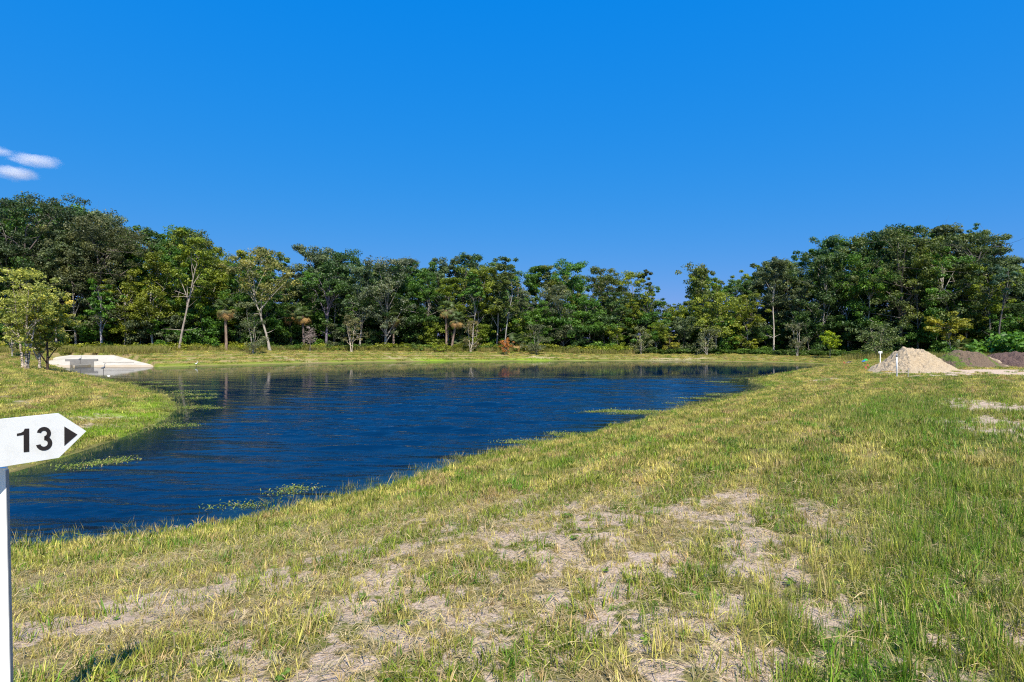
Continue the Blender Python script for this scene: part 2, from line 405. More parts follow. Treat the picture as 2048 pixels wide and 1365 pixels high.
PATCH = []   # (x, y, rx, ry, angle, weight, kind)
def patch(px, py, rx, ry, ang, wgt, kind): PATCH.append((*gp(px, py), rx, ry, ang, wgt, kind))
for px, py, rx, ry, a, w_, k in [
    (110, 1262, .75, .20, .50, 1.0, 'bare'), (250, 1222, .75, .18, .55, 1.0, 'bare'), (340, 1192, .55, .12, .55, .8, 'bare'), (560, 1330, .5, .22, .2, .55, 'bare'),
    (450, 1290, .35, .15, .3, .45, 'bare'), (620, 1345, .6, .35, 0, .55, 'bare'), (860, 1260, .6, .35, .4, .55, 'bare'), (760, 1200, .6, .3, .4, .42, 'bare'),
    (1240, 1040, .8, .30, .6, .6, 'bare'), (1060, 1060, 1.3, .5, .6, .38, 'bare'), (1380, 1240, .5, .3, .4, .5, 'bare'),
    (1400, 1310, .6, .25, 0, .6, 'bare'), (1260, 1150, .7, .3, .5, .42, 'bare'), (1600, 1030, .9, .35, .7, .35, 'bare'), (1950, 1290, .6, .12, -.3, .45, 'bare'),
    (1440, 1000, 1.0, .4, .6, .32, 'bare'), (1130, 910, .5, .25, .8, .5, 'bare'), (1030, 938, .5, .22, .8, .5, 'bare'), (820, 1070, 1.0, .3, .6, .35, 'bare'),
    (700, 1120, 1.0, .3, .5, .35, 'bare'), (960, 1150, 1.2, .6, .4, .3, 'bare'), (1100, 1300, 1.0, .4, .2, .3, 'bare'),
    (2010, 850, 1.0, 2.6, -.55, .66, 'bare'), (1945, 808, .9, 2.2, -.5, .66, 'bare'), (2030, 818, 1.0, .7, 0, .75, 'bare'),
    (1780, 850, 1.0, 1.0, 0, .25, 'bare'), (1650, 760, 1.5, .8, .3, .6, 'bare'), (1590, 765, 2.0, .8, .3, .3, 'bare'),
    (1800, 752, 3.0, .6, 0, .25, 'bare'), (1880, 752, 3.0, 1.2, -.3, .7, 'bare'), (1960, 750, 3.0, 2.2, -.1, .75, 'bare'), (2040, 752, 3.0, 2.6, 0, .75, 'bare'),
    (1900, 744, 4.0, 2.5, 0, 1.0, 'bare'), (2020, 744, 6.0, 3.0, 0, 1.0, 'bare'), (2100, 750, 5.0, 4.0, 0, .9, 'bare'), (1850, 741, 4.0, 2.0, 0, .9, 'bare'),
    (270, 838, 1.7, .6, .9, .5, 'bare'), (210, 852, 1.4, .6, .9, .5, 'bare'), (40, 800, 2.4, .8, .4, .3, 'bare'),
    (80, 741, 2.4, 1.4, 0, .7, 'bare'), (1345, 719.5, 5.0, 1.2, 0, .55, 'bare'), (1085, 716, 2.4, .8, 0, .5, 'bare'), (800, 717, 3.0, .6, 0, .45, 'bare'), (600, 722, 4.0, .7, 0, .4, 'bare'),
    (1860, 850, 1.5, 4.5, -.33, 1.0, 'lush'), (1845, 810, 1.5, 3.0, -.3, 1.0, 'lush'), (1960, 1000, 1.0, 2.0, -.4, .9, 'lush'), (1930, 1160, .9, 1.1, 0, .95, 'lush'), (1640, 1240, .6, .7, 0, .85, 'lush'),
    (1820, 1330, 1.1, .6, 0, .95, 'lush'), (1850, 768, 1.2, 1.6, 0, .8, 'lush'), (1820, 747, 3.5, .8, 0, .9, 'lush'), (1740, 752, 2.2, .6, 0, .8, 'lush'),
    (1900, 756, 3.5, .8, 0, .6, 'lush'), (2000, 764, 3.5, 1.0, 0, .5, 'lush'), (1060, 945, 2.2, .35, .78, .7, 'lush'), (900, 985, 1.8, .3, .7, .5, 'lush'),
    (290, 835, 2.4, 1.0, .9, 1.0, 'lime'), (230, 868, 2.6, .6, .75, 1.0, 'lime'), (340, 815, 1.2, 2.2, 0, 1.0, 'lime'), (120, 915, 1.9, .4, .7, .8, 'lime'), (1420, 800, 2.0, .35, .8, 1, 'lime'),
    (1510, 778, 2.4, .9, .6, 1, 'lime'), (1270, 838, 1.6, .3, .8, .7, 'lime'), (980, 905, 1.2, .25, .75, .9, 'lime'), (1100, 879, 1.2, .25, .75, .8, 'lime'), (870, 723, 3.5, .5, 0, .8, 'lime'),
    (1060, 722, 3.5, .7, 0, .9, 'lime'), (970, 724, 2.6, .5, 0, .6, 'lime'), (1190, 724, 3, .6, 0, .6, 'lime')]:
    patch(px, py, rx, ry, a, w_, k)
def masks(x, y, sd):
    out = dict(bare=np.zeros_like(x), lush=np.zeros_like(x), lime=np.zeros_like(x))
    wx = x + (fbm(x * 1.3, y * 1.3, 21, 3) - .5) * .9; wy = y + (fbm(x * 1.3, y * 1.3, 33, 3) - .5) * .9
    strong = np.zeros_like(x)
    for cx, cy, rx, ry, a, w_, k in PATCH:
        big = max(rx, ry) > 1.0
        ux, uy = (wx, wy) if big else ((x + wx) / 2, (y + wy) / 2)
        c, s = math.cos(a), math.sin(a); dx, dy = ux - cx, uy - cy
        q = ((dx * c + dy * s) / rx) ** 2 + ((-dx * s + dy * c) / ry) ** 2
        if k == 'bare' and w_ > .65: strong = np.maximum(strong, np.exp(-np.minimum(q, 40) ** 1.4 * 0.8))
        out[k] = np.maximum(out[k], (w_ if (k != 'bare' or w_ > .65) else w_ * .8) * np.exp(-np.minimum(q, 40) ** 1.4 * 0.8))
    r = np.hypot(x, y)
    spots = sstep(.50, .72, fbm(x * 1.5, y * 1.5, 4, 4))
    near = (1 - sstep(4.5, 8.5, y)) * (1 - sstep(0.6, 2.6, x - 0.32 * y))
    out['bare'] = np.clip(out['bare'] + spots * (0.28 + 0.34 * near) * (1 - .5 * out['lush']) * sstep(.5, 2, sd) + 0.22 * near, 0, 1)
    fine = .30 + 1.15 * sstep(.40, .56, fbm(x * 4.4, y * 4.4, 91, 3))
    out['bare'] = np.where((y < 14) & (strong < .6), np.clip(out['bare'] * fine, 0, 1), out['bare'])
    right = sstep(0.4, 2.2, x - 0.30 * y) * (1 - sstep(9, 15, y))
    out['lush'] = np.clip(out['lush'] + right * (0.15 + 2.2 * (fbm(x * 1.1, y * 1.1, 14, 3) - .48)), 0, 1)
    edge = np.exp(-((sd - 0.25) / 0.45) ** 2)
    out['lime'] = np.clip(out['lime'] + edge * (0.18 + 0.9 * (fbm(x * .5, y * .5, 17, 3) - .45)), 0, 1)
    out['lime'] *= sstep(-.5, 0, sd)
    return out

ang = np.concatenate([np.radians(np.arange(-58, 58.01, 0.24)), np.radians(np.arange(60, 301, 3.0))])
rad = np.concatenate([[0.02], np.geomspace(0.6, 56, 350), np.linspace(56.3, 76, 66), np.geomspace(76.6, 110, 34), np.geomspace(113, 6000, 46)])
A_, R_ = np.meshgrid(ang, rad)
X = (np.sin(A_) * R_).ravel(); Y = (np.cos(A_) * R_).ravel()
SD = sdist(X, Y)
Z = ground(X, Y, SD)
na, nr = len(ang), len(rad)
ii, jj = np.meshgrid(np.arange(nr - 1), np.arange(na), indexing='ij'); j2 = (jj + 1) % na
QUADS = np.stack([ii * na + jj, ii * na + j2, (ii + 1) * na + j2, (ii + 1) * na + jj], -1).reshape(-1, 4)[:, ::-1]
mk = masks(X, Y, SD)
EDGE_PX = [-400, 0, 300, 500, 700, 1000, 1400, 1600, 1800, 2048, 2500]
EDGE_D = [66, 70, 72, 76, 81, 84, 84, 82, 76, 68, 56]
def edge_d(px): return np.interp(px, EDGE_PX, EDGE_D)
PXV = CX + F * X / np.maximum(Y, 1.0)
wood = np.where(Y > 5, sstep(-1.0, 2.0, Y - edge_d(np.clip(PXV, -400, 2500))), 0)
mud = np.exp(-((SD + 0.15) / 0.35) ** 2) * 0.6 + sstep(-.3, -1.2, SD) * 1.0
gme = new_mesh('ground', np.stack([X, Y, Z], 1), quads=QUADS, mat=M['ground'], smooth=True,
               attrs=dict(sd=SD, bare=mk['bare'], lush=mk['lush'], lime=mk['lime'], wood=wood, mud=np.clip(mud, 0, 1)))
tag(obj('ground', gme), 'mown grass bank with bare sandy patches around the pond', 'ground', kind='structure')

def water_mesh():
    yv = [4.6]
    while yv[-1] < 84: yv.append(yv[-1] * 1.0042)
    yv = np.array(yv); tv = np.arange(-2.9, 1.0, .0075); tv = tv[(tv > -1.15)]
    tv = np.concatenate([np.arange(-3.4, -1.15, .05), tv])
    Tm, Ym = np.meshgrid(tv, yv); wx = (Tm * Ym).ravel(); wy = Ym.ravel(); n = len(tv)
    wsd = sdist(wx, wy)
    ii, jj = np.meshgrid(np.arange(len(yv) - 1), np.arange(n - 1), indexing='ij')
    q = np.stack([ii * n + jj, ii * n + jj + 1, (ii + 1) * n + jj + 1, (ii + 1) * n + jj], -1).reshape(-1, 4)
    q = q[(wsd < 1.6)[q].all(1)]
    used, inv = np.unique(q, return_inverse=True); wx, wy, wsd = wx[used], wy[used], wsd[used]
    calm = np.maximum.reduce([sstep(40, 50, wy + 8 * (fbm(wx * .08, wy * .2, 41, 2) - .5)), sstep(-5, -14, wx - 8 * (fbm(wx * .2, wy * .2, 44, 2) - .5)) * .92])
    gust = np.clip(.45 + 1.6 * (fbm(wx * .10, wy * .20, 50, 3) - .35), .15, 1.1)
    wind = np.clip((1 - .985 * calm) * gust * sstep(-.2, 3.0, -wsd), .006, 1)
    h = np.zeros_like(wx); rng = np.random.default_rng(12)
    for lam, far in [(.20, 13), (.27, 17), (.36, 23), (.48, 30), (.62, 38), (.85, 60), (1.2, 90), (1.7, 90)]:
        for k in range(3):
            a = rng.normal(0, .38) + .12; kx, ky = math.sin(a) * 6.283 / lam, math.cos(a) * 6.283 / lam
            ph = rng.random() * 6.28 + 3.0 * fbm(wx * .45 / lam * .5, wy * .45 / lam * .5, 60 + k, 2)
            env = .35 + 1.3 * vnoise(wx * .35 / lam * .6, wy * .55 / lam * .6, 70 + k)
            h += .105 * lam / 6.283 * env * np.sin(kx * wx + ky * wy + ph) * (1 - sstep(far * .7, far, wy)) * .62
    z = WL + h * wind
    gzv = ground(wx, wy, wsd)
    return new_mesh('water', np.stack([wx, wy, z], 1), quads=inv.reshape(-1, 4), mat=M['water'], smooth=True,
                    attrs=dict(depth=np.maximum(0, WL - gzv), wind=wind))
tag(obj('pond_water', water_mesh()), 'dark blue rippled pond water', 'water', kind='structure')

# ------------------------------------------------------------------ concrete headwall at the pond's inlet
def flat(a): return np.array(a, float)
hx0, hx1 = at(95, 62.5)[0], at(303, 60.0)[0]
def headwall():
    D = 60.2
    root = thing('concrete_headwall', 'pale sloping concrete spillway with a square recess at the water', 'spillway', (at(200, D)[0], D, WL))
    ox, oy, oz = root.location
    L = lambda px, d, z: (at(px, d)[0] - ox, d - oy, z - oz)
    ztop = 1.6 - (713.5 - HOR) / F * 64.5
    zb = WL - 0.35
    # sloping slab in pieces round the recess
    def slab(name, top, bot, thick=0.25):
        n = len(top); v = [L(*p) for p in top] + [L(*p) for p in bot]
        v += [(x, y + thick, z - thick) for x, y, z in v]
        f = []
        for i in range(n - 1):
            f += [(i, n + i, n + i + 1, i + 1), (2 * n + i + 1, 3 * n + i + 1, 3 * n + i, 2 * n + i), (i + 1, 2 * n + i + 1, 2 * n + i, i), (n + i, 3 * n + i, 3 * n + i + 1, n + i + 1)]
        f += [(0, 2 * n, 3 * n, n), (n - 1, 2 * n - 1, 4 * n - 1, 3 * n - 1)]
        return obj(name, new_mesh(name, v, faces=f, mat=M['concrete']), root)
    def pl(px, u):           # a point of the slope, u=0 at the water foot, 1 at the top edge
        return (px, 59.75 + 4.5 * u, zb + .16 + (ztop - zb) * u)
    slab('right_apron', [pl(188, 1), pl(227, 1), pl(304, .30)], [pl(188, 0), pl(245, 0), pl(307, .16)])
    slab('upper_apron', [pl(100, .80), pl(140, 1), pl(187.7, 1)], [pl(98, .74), pl(140, .62), pl(187.7, .62)])
    slab('left_apron', [pl(95, .74), pl(139.5, .62)], [pl(92, .05), pl(139.5, .0)])
    # recess: back wall, side wall, floor
    b = MB(); x0, x1 = L(140, 62.8, 0)[0], L(188, 62.8, 0)[0]
    b.box(((x0 + x1) / 2 + .35, 62.28 - oy, (zb + .38 * (ztop - zb)) - oz), (x1 - x0 + .8, 0.25, (ztop - zb) * .92))
    obj('recess_wall', b.mesh('recess_wall', M['shade_grey']), root)  # darker grey paints the recess shade into this wall
    b = MB().box((x1 + 0.02, 61.0 - oy, zb + .22 * (ztop - zb) - oz), (0.18, 2.2, (ztop - zb) * .40))
    obj('side_wall', b.mesh('side_wall', M['concrete']), root)
    b = MB(); n = 6
    for k in range(1):
        p0, p1 = L(*pl(206, .46)), L(*pl(268, .46))
        b.box(((p0[0] + p1[0]) / 2, p0[1] - .01, p0[2] + .02), (p1[0] - p0[0], .07, .035))
    obj('joint_strip', b.mesh('joint_strip', M['stone']), root)
headwall()

# ------------------------------------------------------------------ soil heaps
def heap(name, label, px, d, rx0, rx1, ry, h, m, seed, extra=None, pw=1.0, ridge=0.0):
    cx, cy = at(px, d); n = 110
    u = np.linspace(-1, 1, n); U, V = np.meshgrid(u, u); U = U.ravel(); V = V.ravel()
    x = np.where(U < 0, U * rx0, U * rx1); y = V * ry
    rr = np.hypot(U, V); q = np.clip(1 - rr, 0, 1)
    prof = q ** pw
    nz = fbm(x * 1.1 + seed, y * 1.1, seed, 4) - .5; nf = fbm(x * 3.7, y * 3.7, seed + 3, 4) - .5
    nr_ = np.abs(fbm(x * 5.5 + seed, y * 5.5, seed + 8, 3) - .5)
    z = h * prof * (1 + .5 * nz) + (nz * .34 + nf * .34 - nr_ * .42) * h * np.clip(q * 3, 0, 1) * .55 * (1 - .6 * np.exp(-(rr / .22) ** 2))
    if extra is not None: z = z + extra(U, V, q) * h
    g = ground(x + cx, y + cy); z0 = gz(cx, cy)
    z = z + g - z0 - 0.05 - 0.25 * (q <= 0)
    ii, jj = np.meshgrid(np.arange(n - 1), np.arange(n - 1), indexing='ij')
    Q = np.stack([ii * n + jj, ii * n + jj + 1, (ii + 1) * n + jj + 1, (ii + 1) * n + jj], -1).reshape(-1, 4)
    weed = np.clip(.55 - .8 * np.abs(U + .42) + .9 * (nz), 0, 1) if name == 'weedy_dirt_pile' else np.zeros_like(U)
    if name == 'weedy_dirt_pile': weed = np.maximum(weed, np.clip(.6 - 2.5 * np.abs(U - .33) + .6 * nz, 0, 1)); 
    sandy = sstep(.42, .62, U + .35 * nz) if name == 'weedy_dirt_pile' else np.zeros_like(U)
    me = new_mesh(name, np.stack([x, y, z], 1), quads=Q, mat=m, smooth=True, attrs=dict(weed=weed, sandy=sandy))
    return tag(obj(name, me, None, (cx, cy, z0)), label, 'heap')
heap('sand_pile', 'tall pale tan pile of loose sand behind the white pipe', 1808, 38.5, 2.05, 3.3, 2.8, 1.66, M['sand'], 3, lambda U, V, q: .20 * np.exp(-((U - .45) / .25) ** 2) * np.clip(q * 2, 0, 1), 1.0)
heap('weedy_dirt_pile', 'low brown dirt pile partly overgrown with green weeds', 1912, 43.5, 1.7, 4.3, 2.6, 1.30, M['dirt'], 11, lambda U, V, q: .22 * np.exp(-((U - .25) / .2) ** 2) * np.clip(q * 2, 0, 1), .85)
heap('dark_soil_pile', 'dark reddish brown soil pile at the edge of the sandy lot', 2018, 43.5, 2.1, 3.4, 2.6, 1.36, M['mulch'], 19, None, .62)

# ------------------------------------------------------------------ tree builder
def leaves_np(C, cr, n, leaf, rng, up=.5, squash=.62, clump_v=None, droop=0.0):
    """rhombic leaves in clumps: C centres (k,3), cr radii (k,), n leaves per clump"""
    k = len(C); tot = k * n
    d = rng.normal(size=(tot, 3)); d /= np.linalg.norm(d, axis=1)[:, None]
    rr = np.repeat(cr, n) * rng.random(tot) ** .42
    p = np.repeat(C, n, 0) + d * rr[:, None] * np.array([1, 1, squash])
    nr = d * .65 + rng.normal(size=(tot, 3)) * .55 + np.array([0, 0, up]); nr /= np.linalg.norm(nr, axis=1)[:, None]
    ax = rng.normal(size=(tot, 3)) + np.array([0, 0, -droop]); ax -= (ax * nr).sum(1)[:, None] * nr; ax /= np.linalg.norm(ax, axis=1)[:, None] + 1e-9
    sd = np.cross(nr, ax)
    l = leaf * rng.uniform(.65, 1.35, tot)[:, None]; w = l * rng.uniform(.42, .7, tot)[:, None]
    V = np.stack([p - ax * l * .5, p + sd * w * .5, p + ax * l * .5, p - sd * w * .5], 1).reshape(-1, 3)
    Q = np.arange(tot * 4).reshape(-1, 4)
    cv = rng.normal(.42, .16, k) if clump_v is None else clump_v
    var = np.clip(np.repeat(cv, n) + rng.normal(0, .13, tot), 0, 1)
    return V, Q, np.repeat(var, 4)
def join(parts):
    V = []; Q = []; n = 0
    for v, q in parts:
        V.append(v); Q.append(q + n); n += len(v)
    return np.concatenate(V), np.concatenate(Q)
def curve(a, b, bend, n=6):
    t = np.linspace(0, 1, n)[:, None]; m = (a + b) / 2 + bend
    return (1 - t) ** 2 * a + 2 * t * (1 - t) * m + t ** 2 * b

def tree_meshes(seed, H, R, cb, nclump=60, npl=85, leaf=.34, trunk_r=None, lean=(0, 0), wig=.25, nlimb=11, cr=(.36, .80),
                bark=None, stems=1, shape='round', top_at=.82, up=.5, twigs=True, gap=.0):
    rng = np.random.default_rng(seed)
    tr = trunk_r or H * .0125
    wood_p = []; tips = []
    for s in range(stems):
        lx, ly = lean
        if stems > 1:
            a = s * 2.4 + rng.random(); lx += math.cos(a) * H * .13; ly += math.sin(a) * H * .13
        n = 10; t = np.linspace(0, 1, n)
        off = np.cumsum(rng.normal(0, wig, (n, 2)), 0) * .5; off -= off[0]
        P = np.stack([lx * t ** 1.2 + off[:, 0] * t, ly * t ** 1.2 + off[:, 1] * t, -.15 + t * (H * top_at + .15)], 1)
        if stems > 1: P[:, :2] += np.array([math.cos(a), math.sin(a)]) * tr * 1.3
        Rr = tr * (1 - .82 * t ** .9); Rr[0] *= 1.45
        wood_p.append(tube_np(P, Rr, 7)); 
        for k in range(max(4, nlimb // stems)):
            u = rng.uniform(0.02, 1.0); az = k * 2.4 + rng.normal(0, .5)
            zt = H * (cb + (.98 - cb) * u)
            if shape == 'round': e = math.sin(math.pi * (.14 + .80 * u)) ** .6
            elif shape == 'cone': e = (1 - u) * .95 + .06
            else: e = .55 + .45 * u if u < .8 else 1.0 - 1.8 * (u - .8)
            rr = R * e * rng.uniform(.45, .95)
            st_t = np.clip((zt / H - .10 - .22 * rng.random()) / top_at, .12 if shape != 'cone' else .1, .97)
            i0 = st_t * (n - 1); k0 = int(i0); fr = i0 - k0; a0 = P[k0] * (1 - fr) + P[min(k0 + 1, n - 1)] * fr
            b0 = np.array([a0[0] * .6 + math.cos(az) * rr, a0[1] * .6 + math.sin(az) * rr, zt])
            C = curve(a0, b0, np.array([0, 0, rng.uniform(-.02, .10) * H]) + rng.normal(0, .25, 3), 6)
            r0 = tr * (1 - .8 * st_t) * .62
            wood_p.append(tube_np(C, np.linspace(r0, r0 * .22, 6), 5)); tips.append(b0)
            for j in range(3):
                m0 = C[rng.integers(2, 6)]; e0 = m0 + rng.normal(0, 1, 3) * np.array([R * .34, R * .34, H * .05]) + np.array([0, 0, .03 * H])
                wood_p.append(tube_np(curve(m0, e0, rng.normal(0, .2, 3), 4), np.linspace(r0 * .4, r0 * .1, 4), 4)); tips.append(e0)
    for j in range(7 if H > 9 else 0):                  # dead bare branches below the crown
        u = rng.uniform(.18, min(.6, cb + .25)) / top_at * (n - 1); a0 = P[int(u)]; az = rng.random() * 6.28; l = H * rng.uniform(.06, .15)
        e0 = a0 + np.array([math.cos(az) * l, math.sin(az) * l, l * rng.uniform(-.1, .7)])
        wood_p.append(tube_np(curve(a0, e0, rng.normal(0, .15, 3), 5), np.linspace(tr * .26, tr * .06, 5), 4))
    tips = np.array(tips); k = len(tips)
    extra = max(0, nclump - k)
    if extra:
        base = tips[rng.integers(0, k, extra)]
        tips = np.concatenate([tips, base + rng.normal(0, 1, (extra, 3)) * np.array([R * .25, R * .25, H * .055])])
    if gap: tips = tips[rng.random(len(tips)) > gap]
    tips[:, 2] = np.minimum(tips[:, 2], H * .985)
    rad_ = rng.uniform(cr[0], cr[1], len(tips)) * (R / 2.6)
    V, Q, var = leaves_np(tips, rad_, npl, leaf, rng, up)
    wv, wq = join(wood_p)
    tm = new_mesh('trunk', wv, quads=wq, mat=bark or M['bark'], smooth=True)
    cm = new_mesh('crown', V, quads=Q, mat=M['leaf'], attrs=dict(var=var))
    return tm, cm
def plant_tree(name, label, meshes, x, y, sc=1.0, rz=0.0, leafc=(.07, .11, .03), barkc=(.22, .19, .16), group=None, szx=None, cat='tree'):
    s = (sc * (szx or 1), sc * (szx or 1), sc)
    t = thing(name, label, cat, (x, y, gz(x, y)), rz, s, group)
    obj('trunk', meshes[0], t, color=barkc)
    if meshes[1]: obj('crown', meshes[1], t, color=leafc)
    return t

DARK, OLIVE, YEL, GREY, MID, BRN = (.060, .115, .030), (.118,.150,.036), (.185, .235, .024), (.110, .145, .075), (.080, .175, .024), (.19, .14, .05)
SKY_X = [-300, 0, 60, 140, 210, 262, 270, 280, 330, 385, 432, 445, 480, 555, 585, 592, 605, 650, 700, 740, 780, 840, 900, 1000, 1020, 1060, 1150, 1200, 1240,
         1285, 1300, 1318, 1365, 1376, 1420, 1450, 1462, 1530, 1590, 1620, 1660, 1700, 1720, 1780, 1850, 1900, 1945, 1965, 2005, 2015, 2030, 2040, 2060, 2400]
SKY_Y = [405, 402, 396, 416, 430, 456, 456, 440, 455, 460, 490, 500, 496, 505, 540, 535, 500, 495, 498, 515, 527, 512, 515, 517, 517, 540, 525, 535, 552,
         540, 545, 605, 605, 540, 530, 556, 545, 510, 505, 500, 478, 490, 476, 462, 455, 456, 452, 470, 470, 515, 502, 545, 555, 540]
def sky_h(px, d, x, y, halfw=16):
    s = max(np.interp(px + o, SKY_X, SKY_Y) for o in (-halfw, -halfw / 2, 0, halfw / 2, halfw))
    return EYE + (HOR - s) / F * d - gz(x, y)

FV = []   # forest variants built at their own size
for k in range(9):
    FV.append((13.0, tree_meshes(100 + k, 13.0, 2.9 + .25 * (k % 3), .10 + .06 * (k % 4), 120, 130, .235, .17, (random.uniform(-1, 1), random.uniform(-.6, .6)), .22, 17, shape='round')))
TALL = []  # high crown, long stem, open
for k in range(5):
    TALL.append((14.0, tree_meshes(200 + k, 14.0, 2.5, .52, 72, 125, .23, .15, (random.uniform(-1.2, 1.2), 0), .25, 10, shape='round', cr=(.38, .76))))
OAK = [(18.0, tree_meshes(300 + k, 18.0, 5.6, .36, 180, 125, .24, .34, (random.uniform(-1, 1), 0), .35, 18, shape='vase', cr=(.30, .56))) for k in range(3)]
LOW = []   # understory trees
for k in range(5):
    LOW.append((6.0, tree_meshes(400 + k, 6.0, 2.3, .05, 64, 90, .25, .06, (random.uniform(-.5, .5), 0), .2, 10, cr=(.5, .95))))

tone_names = {'DARK': ('dark green', DARK), 'OLIVE': ('olive brown green', OLIVE), 'YEL': ('yellow green', YEL), 'GREY': ('grey green', GREY), 'MID': ('fresh green', MID), 'BRN': ('rusty brown', BRN)}
def jit(c, a=.16):
    f = 1 + random.uniform(-a, a); return tuple(max(0.005, v * f * (1 + random.uniform(-.07, .07))) for v in c)
def barkj():
    f = random.uniform(.6, 1.5); return (.21 * f, .18 * f, .15 * f)
LM = [(-400, ' well past the birches'), (10, ' behind the thin tree'), (40, ' behind the large birch'), (95, ' behind the dark trunked tree'), (150, ' behind the spillway recess'), (225, ' behind the spillway apron'), (300, ' past the spillway'),
      (358, ' behind the forked pale tree'), (393, ' behind the white egret'), (453, ' by the brown skirted palm'), (507, ' behind the first grey sapling'), (540, ' behind the feathery leaning tree'), (595, ' behind the pair of shaded palms'), (620, ' behind the leafless sapling'), (660, ' by the dark barked tree'),
      (703, ' behind the three stemmed sapling'), (770, ' behind the mossy tree'), (840, ' just past the mossy tree'), (893, ' behind the tall straight palm'), (941, ' behind the two stemmed sapling'), (1012, ' behind the rust orange sapling'), (1073, ' behind the bushy grey sapling'), (1140, ' past the bushy grey sapling'),
      (1210, ' short of the low gap'), (1283, ' by the low gap'), (1340, ' behind the lime cone sapling'), (1413, ' behind the forked sapling'), (1470, ' past the dome topped tree'), (1530, ' short of the grey sapling'), (1595, ' behind the tall grey sapling'), (1660, ' behind the lime green sapling'), (1700, ' behind the brush pile'),
      (1755, ' behind the leafy sapling'), (1808, ' behind the sand pile'), (1860, ' behind the sand spill'), (1912, ' behind the weedy dirt pile'), (1970, ' between the dirt piles'), (2020, ' behind the dark soil pile'), (2110, ' past the dark soil pile')]
def lm(px): return min(LM, key=lambda a: abs(a[0] - px))[1]
def tone_at(px):
    if px < 250: w = [('DARK', 5), ('GREY', 3), ('MID', 2)]
    elif px < 580: w = [('YEL', 4), ('OLIVE', 4), ('MID', 3), ('DARK', 2)]
    elif px < 830: w = [('DARK', 4), ('GREY', 4), ('MID', 3), ('OLIVE', 1)]
    elif px < 1300: w = [('MID', 4), ('OLIVE', 4), ('YEL', 2), ('DARK', 3), ('GREY', 1)]
    elif px < 1500: w = [('YEL', 3), ('MID', 3), ('GREY', 2), ('DARK', 2)]
    else: w = [('DARK', 4), ('OLIVE', 4), ('MID', 3), ('YEL', 2), ('GREY', 2)]
    return random.choices([a for a, _ in w], [b for _, b in w])[0]
def forest_tree(px, d, frac, pool, rowname, halfw=16):
    x, y = at(px, d); H = max(3.0, sky_h(px, d, x, y, halfw) * frac)
    H0, ms = random.choice(pool); tn = tone_at(px); nm, c = tone_names[tn]
    plant_tree('woodland_tree', f'{nm} tree {rowname}{lm(px)}', ms, x, y, H / H0, random.uniform(0, 6.28), jit(c), (lambda f: (.36 * f, .32 * f, .28 * f))(random.uniform(.7, 1.4)) if 'front' in rowname else barkj(),
               f'{nm} trees {rowname}', szx=min(1.25, max(.75, (13 / H) ** .35)))
px = -150
while px < 2240:
    forest_tree(px, edge_d(px) + random.uniform(7, 11), random.uniform(.98, 1.04), TALL if random.random() < .5 else FV, 'in the tall rear rank')
    px += random.uniform(30, 44)
px = -160
while px < 2250:
    forest_tree(px, edge_d(px) + random.uniform(1.5, 5), random.uniform(.62, .95), TALL if random.random() < .55 else FV, 'along the wood front')
    px += random.uniform(38, 56)
px = -170
while px < 2260:
    forest_tree(px, edge_d(px) + random.uniform(14, 18), random.uniform(.82, .93), FV, 'deep in the wood')
    px += random.uniform(44, 60)
px = -170
while px < 2260:
    d = edge_d(px) + random.uniform(.8, 7); x, y = at(px, d); H0, ms = random.choice(LOW)
    tn = random.choice(['DARK', 'DARK', 'MID', 'MID', 'GREY', 'YEL']); nm, c = tone_names[tn]
    plant_tree('understory_tree', f'{nm} bushy understory tree at the wood edge{lm(px)}', ms, x, y, random.uniform(.5, 1.1), random.uniform(0, 6), jit(c), barkj(),
               f'{nm} understory trees of the wood', szx=random.uniform(.9, 1.3))
    px += random.uniform(15, 26)
px = -190
while px < 2280:
    d = edge_d(px) + random.uniform(9, 20); x, y = at(px, d); H0, ms = random.choice(LOW)
    tn = random.choice(['DARK', 'DARK', 'MID', 'GREY']); nm, c = tone_names[tn]
    plant_tree('understory_tree', f'{nm} bushy tree deep in the wood{lm(px)}', ms, x, y, random.uniform(1.0, 1.35) * (.6 if 1290 < px < 1390 else 1), random.uniform(0, 6), jit(c), barkj(),
               f'{nm} bushy trees deep in the wood', szx=random.uniform(1.1, 1.5))
    px += random.uniform(15, 24)

# trees of the wood that stand out
oak_spots = [(-70, 75, 1.0), (48, 73, 1.0), (120, 76, 1.0), (205, 74, 1.0)]
oak_lab = ['spreading dark live oak standing beyond the birch trees', 'dark live oak with twin upright limbs behind the birch trees', 'grey green live oak with crooked forked trunk above the spillway', 'round topped live oak with sparse twigs at the end of the tall oaks']
for k, (px, d, f) in enumerate(oak_spots):
    x, y = at(px, d); H = sky_h(px, d, x, y, 30)
    plant_tree('live_oak', oak_lab[k], OAK[k % 3][1], x, y, H / 18.0, k * 1.9, [(.050, .080, .036), (.055, .085, .040), (.072, .095, .05), (.098, .110, .05)][k], (.17, .14, .13), 'live oaks beyond the inlet')
def special(name, label, px, py_top, d, lean_px, R, cb, leafc, barkc, seed, n=50, npl=75, tr=.2, leaf=.30, gap=0, wig=.25, shape='round', **kw):
    x, y = at(px, d); H = EYE + (HOR - py_top) / F * d - gz(x, y)
    ms = tree_meshes(seed, H, R, cb, n, npl, leaf, tr, (lean_px / F * d, 0), wig, shape=shape, gap=gap, **kw)
    return plant_tree(name, label, ms, x, y, 1, 0, leafc, barkc)
special('leaning_pale_tree', 'slender pale trunked tree forking high, yellow green crown, at wood edge', 358, 462, 71.5, 40, 2.6, .55, YEL, (.34, .29, .24), 501, 56, 90, .16, nlimb=9)
